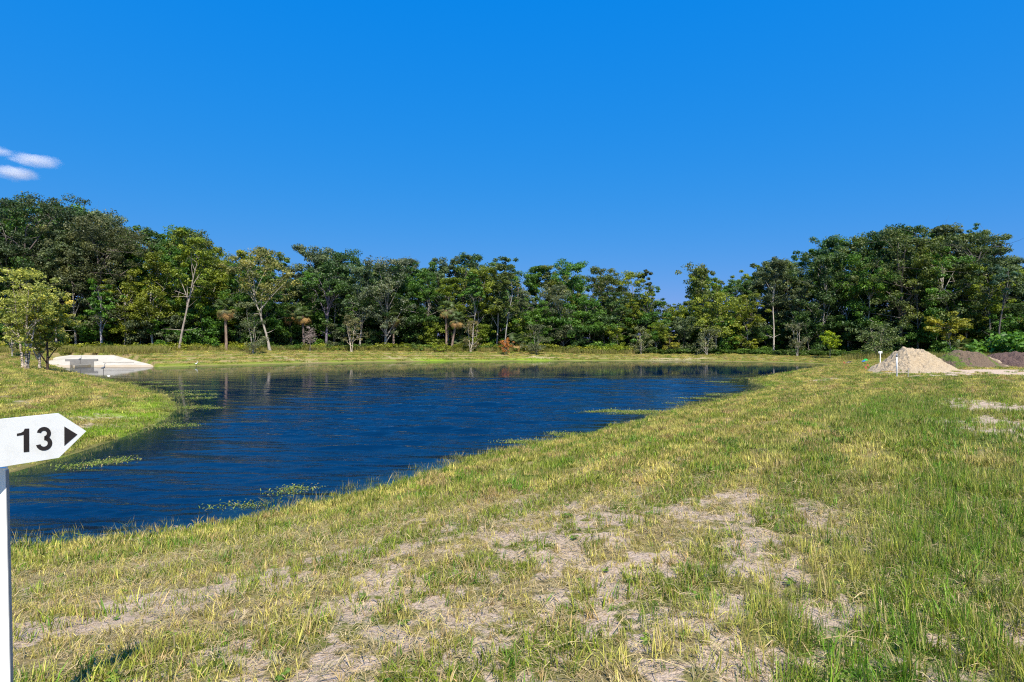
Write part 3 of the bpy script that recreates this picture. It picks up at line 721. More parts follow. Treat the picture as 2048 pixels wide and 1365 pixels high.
special('leaning_pale_tree', 'pale trunk leaning toward the spillway with sparse feathery yellow crown', 540, 498, 75.0, -42, 3.6, .55, (.23,.225,.07), (.36, .32, .27), 502, 70, 60, .18, gap=.05, nlimb=12)
special('white_trunk_tree', 'thin white trunked tree rising behind the wider sapling pair', 945, 545, 83.5, 6, 1.8, .55, MID, (.38, .35, .32), 503, 34, 70, .11)
special('white_trunk_tree', 'thin pale tree curving up behind the rust coloured sapling', 1008, 545, 83.5, 14, 1.8, .5, OLIVE, (.34, .32, .29), 504, 34, 70, .11)
special('bare_limb_tree', 'dark barked tree with a bare lower stem behind the drab bare sapling', 652, 515, 81.5, 8, 2.8, .42, DARK, (.19, .16, .20), 505, 60, 80, .22)
special('thin_trunk_tree', 'thin grey trunk standing in the gap right of the spillway', 203, 560, 71.0, -4, 1.9, .5, MID, (.42, .38, .40), 506, 36, 70, .16)
special('moss_tree', 'grey green tree hung with pale moss in the centre of the wood', 770, 520, 82.0, 5, 3.8, .28, (.13,.155,.10), (.30, .27, .24), 507, 90, 80, .22, leaf=.26)
special('slim_tree', 'narrow dark tree spiring up at the left of the low gap', 1293, 532, 88.0, 0, 1.3, .25, (.062,.085,.036), (.2, .18, .16), 508, 46, 70, .14, wig=.12)
special('domed_tree', 'dome topped olive tree with open airy crown at the right of the low gap', 1405, 528, 90.0, 0, 3.2, .55, OLIVE, (.22, .20, .17), 509, 60, 56, .18)
special('lime_tree', 'broad lime green tree spreading below the dome topped one', 1432, 588, 84.5, 0, 3.8, .35, (.20,.24,.03), (.24, .21, .18), 510, 66, 80, .17)
special('tall_pine', 'tall blue green pine tuft rising above the right of the wood', 1925, 447, 84.0, 14, 2.6, .78, (.07,.15,.10), (.13, .12, .12), 511, 30, 80, .24, leaf=.26, nlimb=7)
special('tall_pine', 'blue green pine crown beside the olive treetops above the lime sapling', 1648, 474, 90.0, 0, 2.8, .80, (.07,.15,.10), (.13, .12, .12), 512, 30, 70, .2, leaf=.26, nlimb=7)
special('broad_oak', 'big dark oak with olive top leaning out at the end of the wood', 1905, 458, 76.0, 60, 6.2, .30, (.085,.120,.036), (.10, .09, .085), 513, 120, 105, .36, leaf=.26, shape='vase', cr=(.26, .5), nlimb=22, gap=.12)
special('broad_oak', 'big olive crowned oak behind the sand pile', 1800, 462, 78.0, 0, 6.0, .34, (.098,.130,.036), (.14, .12, .10), 514, 120, 105, .34, leaf=.26, shape='vase', cr=(.26, .5), nlimb=22, gap=.12)
special('sparse_tree', 'thin blue green tree leaning out past the big dark oak', 1996, 498, 70.0, 10, 2.0, .62, (.07,.13,.085), (.13, .12, .11), 515, 26, 80, .14, leaf=.26, nlimb=6)
special('yellow_tree', 'small yellow leaved tree with pale arching stem behind the dirt piles', 1905, 625, 68.5, -18, 2.2, .55, (.27,.26,.03), (.38, .34, .28), 516, 36, 70, .10)
special('fresh_green_tree', 'bright green tree with layered leaves behind the thin grey trunk', 205, 540, 76.0, 0, 3.0, .3, (.055,.18,.022), (.2, .17, .14), 517, 60, 80, .16)

# ------------------------------------------------------------------ saplings on the far bank
def sapling(name, label, px, pyb, pyt, rpx, leafc, barkc, seed, stems=1, n=40, npl=48, leaf=.17, cb=.18, shape='round', gap=0, tr=.05, cr=(.42, .8)):
    x, y = gp(px, pyb); H = (pyb - pyt) / F * y
    R = rpx / F * y
    ms = tree_meshes(seed, H, R, cb, n, npl, leaf, tr, (0, 0), .06, stems=stems, shape=shape, nlimb=10 if stems == 1 else 12, gap=gap, cr=(cr[0] * 1.15, cr[1] * 1.15))
    return plant_tree(name, label, ms, x, y, 1, seed % 6, leafc, barkc)
SG = (.165,.185,.09)
sapling('sapling', 'grey green sapling nearest the spillway on the far bank', 507, 708, 607, 27, (.13,.155,.08), (.42, .37, .31), 601, 2, 60, 50)
sapling('sapling', 'thin leaved sapling with three pale stems on the far bank', 703, 705, 630, 22, (.20,.185,.085), (.60, .50, .40), 603, 3, 42, 24)
sapling('sapling', 'sapling with two pale stems right of the palms', 941, 706, 640, 20, (.20,.17,.085), (.60, .52, .43), 604, 2, 40, 24)
sapling('rusty_sapling', 'rust orange dead leaved conical sapling on the far bank', 1012, 710.5, 664, 13, (.46,.19,.06), (.30, .28, .22), 605, 1, 46, 40, .14, .24, 'cone')
sapling('sapling', 'grey green bushy sapling right of the rust orange one', 1073, 708.5, 650, 24, (.13,.15,.08), (.30, .26, .22), 606, 2, 60, 42)
sapling('sapling', 'pale olive sapling just left of the small lime cone sapling', 1283, 709, 655, 20, SG, (.45, .40, .33), 607, 2, 46, 40)
sapling('lime_sapling', 'small yellow green cone shaped sapling between two olive saplings', 1340, 708.5, 666, 16, (.28,.27,.035), (.24, .2, .16), 608, 1, 50, 40, .14, .16, 'cone')
sapling('sapling', 'pale olive sapling with white forked stem right of the lime cone', 1413, 710.5, 652, 23, (.19,.21,.11), (.60, .54, .46), 609, 2, 50, 44)
sapling('sapling', 'tall thin grey sapling in front of the dark wood', 1595, 713.5, 634, 22, (.15,.16,.09), (.45, .40, .34), 610, 3, 44, 40)
sapling('lime_sapling', 'bright lime green sapling with a clean stem by the wood', 1660, 717, 664, 18, (.30,.38,.02), (.26, .24, .2), 611, 1, 50, 60, .18, .42, 'round', tr=.06)
sapling('sapling', 'leafy green sapling beside the small white sign and sand pile', 1755, 718, 642, 34, (.135,.18,.065), (.40, .33, .26), 612, 3, 80, 48)
sapling('sapling', 'thin young tree standing behind the birch trees', 24, 712, 640, 14, (.12, .12, .05), (.5, .44, .38), 613, 1, 26, 30)

def bare_sapling(px, pyb, pyt, rpx):
    x, y = gp(px, pyb); H = (pyb - pyt) / F * y; R = rpx / F * y; rng = np.random.default_rng(77); parts = []
    P = np.stack([rng.normal(0, .012, 8).cumsum(), rng.normal(0, .012, 8).cumsum(), np.linspace(-.1, H, 8)], 1)
    parts.append(tube_np(P, np.linspace(.05, .008, 8), 6))
    for k in range(46):
        u = rng.uniform(.28, .97); a0 = np.array([np.interp(u * H, P[:, 2], P[:, 0]), np.interp(u * H, P[:, 2], P[:, 1]), u * H]); az = k * 2.4
        rr = R * (1.08 - u) * 1.35 * rng.uniform(.75, 1.1)
        e = a0 + np.array([math.cos(az) * rr, math.sin(az) * rr, rr * .35]); C = curve(a0, e, np.array([0, 0, .04]), 5)
        parts.append(tube_np(C, np.linspace(.022, .007, 5), 4))
        for j in range(7):
            m0 = C[rng.integers(1, 5)]; parts.append(tube_np(np.stack([m0, m0 + rng.normal(0, .17, 3) + np.array([math.cos(az), math.sin(az), .3]) * .12]), np.array([.013, .006]), 3))
    v, q = join(parts)
    t = thing('bare_sapling', 'leafless grey brown twiggy sapling on the far bank', 'tree', (x, y, gz(x, y)))
    obj('trunk', new_mesh('trunk', v, quads=q, mat=M['bark'], smooth=True), t, color=(.36, .29, .26))
bare_sapling(620, 704, 654, 15)

# ------------------------------------------------------------------ birches on the spit
def birch(name, label, px, pyb, d, pyt, R, stems, seed, leafc, bark, barkc=(1, 1, 1), cb=.28, n=90, npl=70, leaf=.16, tr=.10):
    x, y = at(px, d); H = EYE + (HOR - pyt) / F * d - gz(x, y)
    ms = tree_meshes(seed, H, R, cb, n, npl, leaf, tr, (0, 0), .10, stems=stems, nlimb=20, bark=bark, cr=(.30, .58), up=.35)
    return plant_tree(name, label, ms, x, y, 1, 0, leafc, barkc)
bx, by = gp(52, 740)
birch('river_birch', 'multi stemmed river birch with flaking pale bark on the grassy spit', 50, 740, by, 542, 2.3, 3, 702, (.32,.34,.08), M['birch'], n=130, npl=62)
birch('river_birch', 'smaller river birch with a single pale stem behind the multi stemmed one', 79, 722, by + 5.0, 570, 1.9, 1, 711, (.33,.32,.09), M['birch'], n=110, npl=80)
birch('dark_trunk_tree', 'young tree with dark straight trunk and golden green leaves beside the birches', 95, 735, by + 1.3, 590, 1.7, 1, 721, (.26,.27,.03), M['bark'], (.075, .052, .04), cb=.36, n=90, npl=80)

# ------------------------------------------------------------------ palms
def frond_mesh():
    rng = np.random.default_rng(5); V = []; Fc = []
    L = 1.0
    # stalk
    V += [(0, -.012, 0), (0, .012, 0), (.55, .008, .16), (.55, -.008, .16)]; Fc.append((0, 1, 2, 3))
    for k in range(15):                       # fan leaflets
        a = -1.35 + 2.7 * k / 14; n = len(V); l = .72 * (1 - .18 * abs(a)) * rng.uniform(.9, 1.1)
        c, s = math.cos(a), math.sin(a); w = .035
        bx_, bz = .52, .15
        V += [(bx_ - s * w * .4, c * w * .4, bz), (bx_ + s * w * .4, -c * w * .4, bz),
              (bx_ + c * l * .55 + s * w, s * l * .55 - c * w, bz + .03), (bx_ + c * l * .55 - s * w, s * l * .55 + c * w, bz + .03),
              (bx_ + c * l, s * l, bz - .22)]
        Fc += [(n, n + 1, n + 2, n + 3), (n + 3, n + 2, n + 4)]
    return new_mesh('frond', V, faces=Fc, mat=M['leaf'], attrs=dict(var=np.full(len(V), .55)))
FROND = frond_mesh()
def palm(label, px, pyb, pyc, d, lean_px, size, seed, dead=8, trunkc=(.25, .18, .14), group=None):
    rng = np.random.default_rng(seed); x, y = at(px, d); z = gz(x, y); H = EYE + (HOR - pyc) / F * d - z
    t = thing('cabbage_palm', label, 'palm', (x, y, z), group=group)
    lx = lean_px / F * d; tt = np.linspace(0, 1, 8)
    P = np.stack([lx * tt ** 1.4, 0 * tt, -.1 + (H + .1) * tt], 1)
    v, q = tube_np(P, np.array([.24, .19, .17, .16, .16, .17, .19, .22]), 9)
    obj('trunk', new_mesh('trunk', v, quads=q, mat=M['bark'], smooth=True), t, color=trunkc)
    top = P[-1]
    for k in range(26 + dead):
        o = obj('frond', FROND, t); az = k * 2.4 + rng.normal(0, .2)
        isdead = k >= 26
        el = rng.uniform(-1.35, -.7) if isdead else rng.uniform(-.75, 1.25)
        o.rotation_euler = (rng.normal(0, .3), -el, az); o.location = tuple(top); s = size * rng.uniform(.8, 1.1); o.scale = (s, s, s)
        o.color = (*jit((.34, .22, .10)), 1) if isdead else (*jit((.085, .125, .050) if el > 0 else (.13, .14, .05)), 1)
palm('tall straight cabbage palm with brown hanging skirt beside the leaning palm', 893, 700, 620, 83.2, -1, 1.35, 1, 14)
palm('shorter cabbage palm leaning right with green crown', 903, 703, 640, 82.0, 11, 1.3, 2, 6)
palm('cabbage palm with drooping brown fronds between the two leaning pale trunks', 453, 695, 618, 73.5, -3, 1.45, 3, 12)
palm('cabbage palm with yellowing crown behind the leafless twiggy sapling', 608, 700, 632, 79.5, -3, 1.4, 4, 9, (.13, .1, .09))
palm('cabbage palm tucked in shade close to the pale leaning trunk', 583, 700, 628, 80.5, -4, 1.4, 5, 7, (.13, .1, .09))
palm('cabbage palm half hidden under the grey green mossy tree', 787, 700, 636, 82.5, 0, 1.3, 6, 8)
palm('squat fan palm growing behind the rust orange sapling', 1036, 702, 686, 83.0, 0, 1.5, 7, 3)
palm('squat fan palm growing left of the two stemmed sapling', 920, 701, 688, 83.2, 0, 1.2, 8, 1)
palm('squat fan palm behind the weedy dirt pile', 1918, 713, 697, 69.5, 0, 1.3, 9, 1)

# ------------------------------------------------------------------ low shrubs at the foot of the wood
def shrub_mesh(seed, H, R, leaf=.2, k=16, npl=60):
    rng = np.random.default_rng(seed)
    C = np.stack([rng.normal(0, R * .45, k), rng.normal(0, R * .35, k), rng.uniform(.12, .85, k) * H], 1)
    V, Q, var = leaves_np(C, rng.uniform(.28, .5, k) * R, npl, leaf, rng, .5, .8)
    V[:, 2] = np.maximum(V[:, 2], -.05)
    return new_mesh('shrub', V, quads=Q, mat=M['leaf'], attrs=dict(var=var))
SHR = [shrub_mesh(800 + k, 1.15, 1.0) for k in range(6)]
px = -40
while px < 1860:
    d = edge_d(px) - random.uniform(.2, 1.4); x, y = at(px, d)
    bright = px < 1270 and random.random() < .75
    c = (.19, .22, .022) if bright else (.08, .14, .025)
    o = obj('shrub', random.choice(SHR), None, (x, y, gz(x, y)), random.uniform(0, 6), (random.uniform(.9, 1.5), random.uniform(.9, 1.3), random.uniform(.55, 1.0) * (1 if px < 1270 else .8)), jit(c, .25))
    nm = 'bright yellow green' if bright else 'dark green'
    tag(o, f'{nm} low shrub{lm(px)}', 'shrub', f'{nm} shrubs along the edge of the wood')
    px += random.uniform(9, 17)
for px, d, s in [(1905, 64, 1.2), (1960, 62, 1.7), (2000, 60, 2.3), (2040, 58, 2.4), (2080, 57, 2.4)]:
    x, y = at(px, d)
    tag(obj('shrub', random.choice(SHR), None, (x, y, gz(x, y)), px, s, jit((.085, .19, .025))), 'large fresh green shrub behind the dirt piles', 'shrub', 'large shrubs behind the dirt piles')

# ------------------------------------------------------------------ instanced ground cover (uncountable)
SRC = bpy.data.collections.new('tuft_sources')
def blades(seed, n, hmin, hmax, spread, w, lean=.45, lie=0.0, cluster=0):
    rng = np.random.default_rng(seed)
    if cluster:
        c = rng.uniform(-spread, spread, (cluster, 2)); b = c[rng.integers(0, cluster, n)] + rng.normal(0, spread * .10, (n, 2))
    else: b = rng.normal(0, spread, (n, 2))
    h = rng.uniform(hmin, hmax, n); az = rng.uniform(0, 6.283, n); ln = np.abs(rng.normal(0, lean, n)) + lie
    dirv = np.stack([np.cos(az), np.sin(az)], 1); side = np.stack([-dirv[:, 1], dirv[:, 0]], 1)
    ww = w * rng.uniform(.6, 1.3, n)
    def P(t, wf):
        out = h * t * np.sin(np.minimum(ln * (.5 + .9 * t), 1.5)); up_ = h * t * np.cos(np.minimum(ln * (.5 + .9 * t), 1.5))
        base = np.concatenate([b + dirv * out[:, None], up_[:, None] - .008], 1)
        sv = np.concatenate([side * (ww * wf / 2)[:, None], np.zeros((n, 1))], 1)
        return base - sv, base + sv
    a0, a1 = P(0, .8); b0, b1 = P(.5, 1.0); t0, _ = P(1.0, 0)
    V = np.stack([a0, a1, b1, b0, t0], 1).reshape(-1, 3); i = np.arange(n)[:, None] * 5
    Q = i + np.array([0, 1, 2, 3]); T = i + np.array([3, 2, 4])
    return V, Q, T, np.repeat(rng.random(n), 5)
def src(name, *a, **k):
    V, Q, T, var = blades(*a, **k)
    o = bpy.data.objects.new(name, new_mesh(name, V, quads=Q, tris=T, mat=M['blade'], attrs=dict(var=var))); SRC.objects.link(o)
def weed_src(name, seed):
    rng = np.random.default_rng(seed); V, Q, var = leaves_np(np.array([[0, 0, .03], [.04, .02, .04], [-.03, .03, .05]]), np.full(3, .045), 7, .05, rng, 1.2, .4)
    o = bpy.data.objects.new(name, new_mesh(name, V, quads=Q, mat=M['blade'], attrs=dict(var=np.clip(var * .7, 0, .7)))); SRC.objects.link(o)
for k in range(6): src('tuft_%02d' % k, 10 + k, 14, .04, .125, .020, .0046, lean=.55)                    # 0-5 short tufts
for k in range(6, 9): src('tuft_%02d' % k, 10 + k, 22, .10, .27, .035, .006, lean=.45)                  # 6-8 lush tall tufts
for k in range(9, 12): src('tuft_%02d' % k, 10 + k, 22, .03, .12, .09, .004, lean=.3, lie=1.05)         # 9-11 lying straw
for k in range(12, 14): weed_src('tuft_%02d' % k, 40 + k)                                               # 12-13 broad-leaved weeds
for k in range(14, 18): src('tuft_%02d' % k, 10 + k, 230, .05, .13, .30, .010, lean=.55, cluster=26)    # 14-17 turf patches
for k in range(18, 20): src('tuft_%02d' % k, 10 + k, 40, .12, .38, .12, .010, lean=.55)                 # 18-19 shore weeds
for k in range(20, 22): src('tuft_%02d' % k, 10 + k, 120, .45, 1.1, .35, .022, lean=.30)                # 20-21 tall rank grass
for k in range(22, 24): src('tuft_%02d' % k, 10 + k, 60, .02, .09, .22, .022, lean=.7, lie=.6)          # 22-23 floating weed

def gn_group():
    g = bpy.data.node_groups.new('scatter', 'GeometryNodeTree')
    g.interface.new_socket('Geometry', in_out='INPUT', socket_type='NodeSocketGeometry')
    g.interface.new_socket('Geometry', in_out='OUTPUT', socket_type='NodeSocketGeometry')
    n = g.nodes; L = g.links
    gi = n.new('NodeGroupInput'); go = n.new('NodeGroupOutput')
    mp = n.new('GeometryNodeMeshToPoints'); ci = n.new('GeometryNodeCollectionInfo'); ci.inputs['Collection'].default_value = SRC
    ci.inputs['Separate Children'].default_value = True; ci.inputs['Reset Children'].default_value = True
    ip = n.new('GeometryNodeInstanceOnPoints'); ip.inputs['Pick Instance'].default_value = True
    def na_(name, t):
        a = n.new('GeometryNodeInputNamedAttribute'); a.data_type = t; a.inputs['Name'].default_value = name
        return a.outputs['Attribute']
    L.new(gi.outputs[0], mp.inputs['Mesh']); L.new(mp.outputs[0], ip.inputs['Points']); L.new(ci.outputs[0], ip.inputs['Instance'])
    L.new(na_('idx', 'INT'), ip.inputs['Instance Index']); L.new(na_('rot', 'FLOAT_VECTOR'), ip.inputs['Rotation']); L.new(na_('scl', 'FLOAT_VECTOR'), ip.inputs['Scale'])
    L.new(ip.outputs[0], go.inputs[0])
    return g
GN = gn_group()
def scatter(name, label, cat, x, y, z, idx, scl, col, tilt=.12):
    n = len(x); me = bpy.data.meshes.new(name); me.vertices.add(n)
    me.vertices.foreach_set('co', np.stack([x, y, z], 1).astype(np.float32).ravel())
    r = np.stack([RNG.normal(0, tilt, n), RNG.normal(0, tilt, n), RNG.uniform(0, 6.283, n)], 1)
    a = me.attributes.new('rot', 'FLOAT_VECTOR', 'POINT'); a.data.foreach_set('vector', r.astype(np.float32).ravel())
    scl = np.asarray(scl); scl = np.repeat(scl[:, None], 3, 1) if scl.ndim == 1 else scl
    a = me.attributes.new('scl', 'FLOAT_VECTOR', 'POINT'); a.data.foreach_set('vector', scl.astype(np.float32).ravel())
    a = me.attributes.new('idx', 'INT', 'POINT'); a.data.foreach_set('value', np.asarray(idx, np.int32))
    a = me.attributes.new('col', 'FLOAT_COLOR', 'POINT'); a.data.foreach_set('color', np.concatenate([col, np.ones((n, 1))], 1).astype(np.float32).ravel())
    o = tag(obj(name, me), label, cat, kind='stuff'); m = o.modifiers.new('scatter', 'NODES'); m.node_group = GN
    return o
def ring(r0, r1, dens, half=50):
    a = math.radians(half); n = int(dens * a * (r1 * r1 - r0 * r0))
    r = np.sqrt(RNG.uniform(r0 * r0, r1 * r1, n)); t = RNG.uniform(-a, a, n)
    return np.sin(t) * r, np.cos(t) * r
def lerp(a, b, t): return np.asarray(a)[None, :] * (1 - t[:, None]) + np.asarray(b)[None, :] * t[:, None]
def stripes(x, y, sd): return np.tanh(2.2 * np.sin(4.6 * sd + 3.0 * fbm(x * .10, y * .10, 8, 2))) * (.45 + .9 * fbm(x * .5, y * .5, 77, 2))
def grass_colour(x, y, sd, mk):
    stripe = stripes(x, y, sd)
    t = np.clip(.48 + 1.5 * (fbm(x * .45, y * .45, 60, 4) - .5) + RNG.normal(0, .15, len(x)) + .50 * stripe, 0, 1)
    c = lerp((.225, .280, .030), (.58, .505, .150), t)
    u = RNG.random(len(x))[:, None]
    c = np.where(u < .15 * (1 - .6 * t[:, None]) + .04, np.array([[.125, .255, .022]]), c)
    c = np.where(u > .86, np.array([[.46, .33, .15]]), c)
    lu, li = mk['lush'][:, None], mk['lime'][:, None]
    c = c * (1 - .8 * lu) + np.where(u < .5, np.array([[.125, .260, .022]]), np.array([[.235, .285, .035]])) * .8 * lu
    c = c * (1 - .8 * li) + np.array([.27, .44, .015]) * .8 * li
    return c * RNG.uniform(.68, 1.32, len(x))[:, None]
def grow(x, y):
    sd = sdist(x, y); return sd, masks(x, y, sd)
xs, ys, zs, ids, scs, cs = [], [], [], [], [], []
def push(x, y, sd, idx, sc, c):
    xs.append(x); ys.append(y); zs.append(ground(x, y, sd)); ids.append(idx); scs.append(sc); cs.append(c)
# near tufts
x, y = ring(1.3, 9.0, 230); sd, mk_ = grow(x, y)
b_ = mk_['bare'] * .50 + .95 * (fbm(x * 3.2, y * 3.2, 70, 3) - .5) + .13
k = (sd > .05) & (RNG.random(len(x)) > np.clip((b_ - .12) * 1.75, 0, .95))
x, y, sd = x[k], y[k], sd[k]; mk_ = {a: v[k] for a, v in mk_.items()}
lushy = RNG.random(len(x)) < mk_['lush'] * .75
push(x, y, sd, np.where(lushy, RNG.integers(6, 9, len(x)), RNG.integers(0, 6, len(x))), np.where(lushy, RNG.uniform(.45, .95, len(x)), RNG.uniform(.55, 1.3, len(x)) * (1 - .22 * stripes(x, y, sd))), grass_colour(x, y, sd, mk_))
# straw and weeds near by
x, y = ring(1.3, 9.0, 120); sd, mk_ = grow(x, y); k = (sd > .05) & (RNG.random(len(x)) > np.clip(mk_['bare'] * .9 - .35, 0, .6)); x, y, sd = x[k], y[k], sd[k]
push(x, y, sd, RNG.integers(9, 12, len(x)), RNG.uniform(.7, 1.6, len(x)), lerp((.34, .25, .14), (.55, .45, .26), RNG.random(len(x))))
x, y = ring(1.3, 9.0, 1.6); sd, mk_ = grow(x, y); k = sd > .3; x, y, sd = x[k], y[k], sd[k]
push(x, y, sd, RNG.integers(12, 14, len(x)), RNG.uniform(.35, .8, len(x)), lerp((.13, .24, .03), (.2, .3, .04), RNG.random(len(x))))
# middle distance
x, y = ring(9.0, 24.0, 60); sd, mk_ = grow(x, y)
k = (sd > .05) & (RNG.random(len(x)) > np.clip((mk_['bare'] - .15) * 1.5, 0, .95)); x, y, sd = x[k], y[k], sd[k]; mk_ = {a: v[k] for a, v in mk_.items()}
lushy = RNG.random(len(x)) < mk_['lush'] * .7
push(x, y, sd, np.where(lushy, RNG.integers(6, 9, len(x)), RNG.integers(0, 6, len(x))), np.where(lushy, RNG.uniform(.6, 1.0, len(x)), RNG.uniform(.9, 1.5, len(x)) * (1 - .25 * stripes(x, y, sd))), grass_colour(x, y, sd, mk_))
x, y = ring(8.0, 46.0, 9); sd, mk_ = grow(x, y)
k = (sd > .25) & (RNG.random(len(x)) > np.clip((mk_['bare'] - .1) * 1.6, 0, .97)); x, y, sd = x[k], y[k], sd[k]; mk_ = {a: v[k] for a, v in mk_.items()}
push(x, y, sd, RNG.integers(14, 18, len(x)), RNG.uniform(.7, 1.15, len(x)), grass_colour(x, y, sd, mk_))
# far banks
x, y = ring(46.0, 88.0, 4.5, 44); sd, mk_ = grow(x, y)
k = (sd > .5) & (y < edge_d(CX + F * x / y) + 1) & (RNG.random(len(x)) > np.clip((mk_['bare'] - .1) * 1.6, 0, .97)); x, y, sd = x[k], y[k], sd[k]; mk_ = {a: v[k] for a, v in mk_.items()}
push(x, y, sd, RNG.integers(14, 18, len(x)), RNG.uniform(.8, 1.3, len(x)), grass_colour(x, y, sd, mk_)); zs[-1] = zs[-1] + .015
scatter('grass', 'short mown grass, half green and half straw coloured, on the banks', 'grass', np.concatenate(xs), np.concatenate(ys), np.concatenate(zs), np.concatenate(ids), np.concatenate(scs), np.concatenate(cs))

# weeds standing at the waterline and floating mats
def along_shore(n, lo, hi):
    i = RNG.integers(0, len(POND), n); t = RNG.random(n)[:, None]; p = POND[i] * (1 - t) + POND[(i + 1) % len(POND)] * t
    e = POND[(i + 1) % len(POND)] - POND[i]; ln = np.linalg.norm(e, axis=1)
    k = RNG.random(n) < np.clip(ln / np.percentile(ln, 70), 0, 1); p = p[k] + RNG.normal(0, 1, (k.sum(), 2)) * .05
    e = e[k] / ln[k][:, None]; nrm = np.stack([e[:, 1], -e[:, 0]], 1)
    return p + nrm * RNG.uniform(lo, hi, k.sum())[:, None]
p = along_shore(6500, -.9, .9); sd = sdist(p[:, 0], p[:, 1])
dn = fbm(p[:, 0] * .6, p[:, 1] * .6, 81, 3)
k = (sd > -.75) & (sd < .55) & (p[:, 1] < 62) & (dn > .42) & ~((p[:, 1] > 58) & (p[:, 0] < -35)); p = p[k]; sd = sd[k]
z = np.maximum(ground(p[:, 0], p[:, 1], sd), WL - .06)
scatter('shore_weeds', 'straggling green and brown weeds along the waterline', 'weeds', p[:, 0], p[:, 1], z, RNG.integers(18, 20, len(p)), RNG.uniform(.35, .85, len(p)) * np.where(sd < 0, .75, 1),
        lerp((.11, .18, .03), (.26, .25, .09), RNG.random(len(p))), .3)
mx, my = [], []
for px, py, rx, ry, n in [(1265, 824, 1.6, .55, 150), (1290, 826, 1.0, .4, 90), (1045, 884, .7, .25, 30), (1125, 868, .35, .3, 18), (1220, 822, .5, .2, 25), (1435, 789, 1.3, .5, 40), (1400, 797, 1.6, .5, 40), (1430, 764, 1.8, .4, 30),
        (1500, 757, 2.4, .6, 40), (380, 790, 1.5, .7, 50), (395, 797, .9, .5, 30), (385, 815, 1.0, .5, 60), (430, 817, .6, .25, 16), (300, 765, 2.6, .7, 60), (335, 772, 2.0, .6, 40), (375, 783, 1.4, .6, 30),
        (160, 932, .30, .25, 24), (235, 922, .25, .3, 20), (330, 852, .8, .4, 40), (1370, 806, 1.2, .3, 30), (480, 1012, .25, .1, 6), (540, 1000, .3, .1, 6), (590, 978, .25, .1, 8)]:
    cx, cy = wpix(px, py); mx.append(cx + RNG.normal(0, rx * .5, n)); my.append(cy + RNG.normal(0, ry * .5, n))
mx = np.concatenate(mx); my = np.concatenate(my); sd = sdist(mx, my); k = sd < .1; mx, my = mx[k], my[k]
scatter('floating_weed', 'yellow green water weed floating in patches near the banks', 'water weed', mx, my, np.full(len(mx), WL - .005), RNG.integers(22, 24, len(mx)), RNG.uniform(.5, 1.1, len(mx)),
        lerp((.14, .22, .02), (.27, .33, .07), RNG.random(len(mx))), .05)
# tall rank grass at the wood edge
tx, ty = [], []
for px0, px1, d0, d1, n in [(60, 330, 64.8, 69.5, 420), (-60, 80, 60, 68, 150), (1850, 2120, 55, 63, 520), (300, 1270, 0, 0, 420), (1690, 1860, 66, 72, 90)]:
    px = RNG.uniform(px0, px1, n); d = RNG.uniform(d0, d1, n) if d0 else edge_d(px) - RNG.uniform(.8, 2.2, n)
    tx.append((px - CX) / F * d); ty.append(d)
tx = np.concatenate(tx); ty = np.concatenate(ty); sd = sdist(tx, ty); k = sd > 3.0; tx, ty, sd = tx[k], ty[k], sd[k]
scatter('tall_grass', 'tall rank yellow green grass along the foot of the wood', 'tall grass', tx, ty, ground(tx, ty, sd), RNG.integers(20, 22, len(tx)), RNG.uniform(.5, .95, len(tx)),
        lerp((.17, .20, .035), (.30, .29, .07), RNG.random(len(tx))), .1)

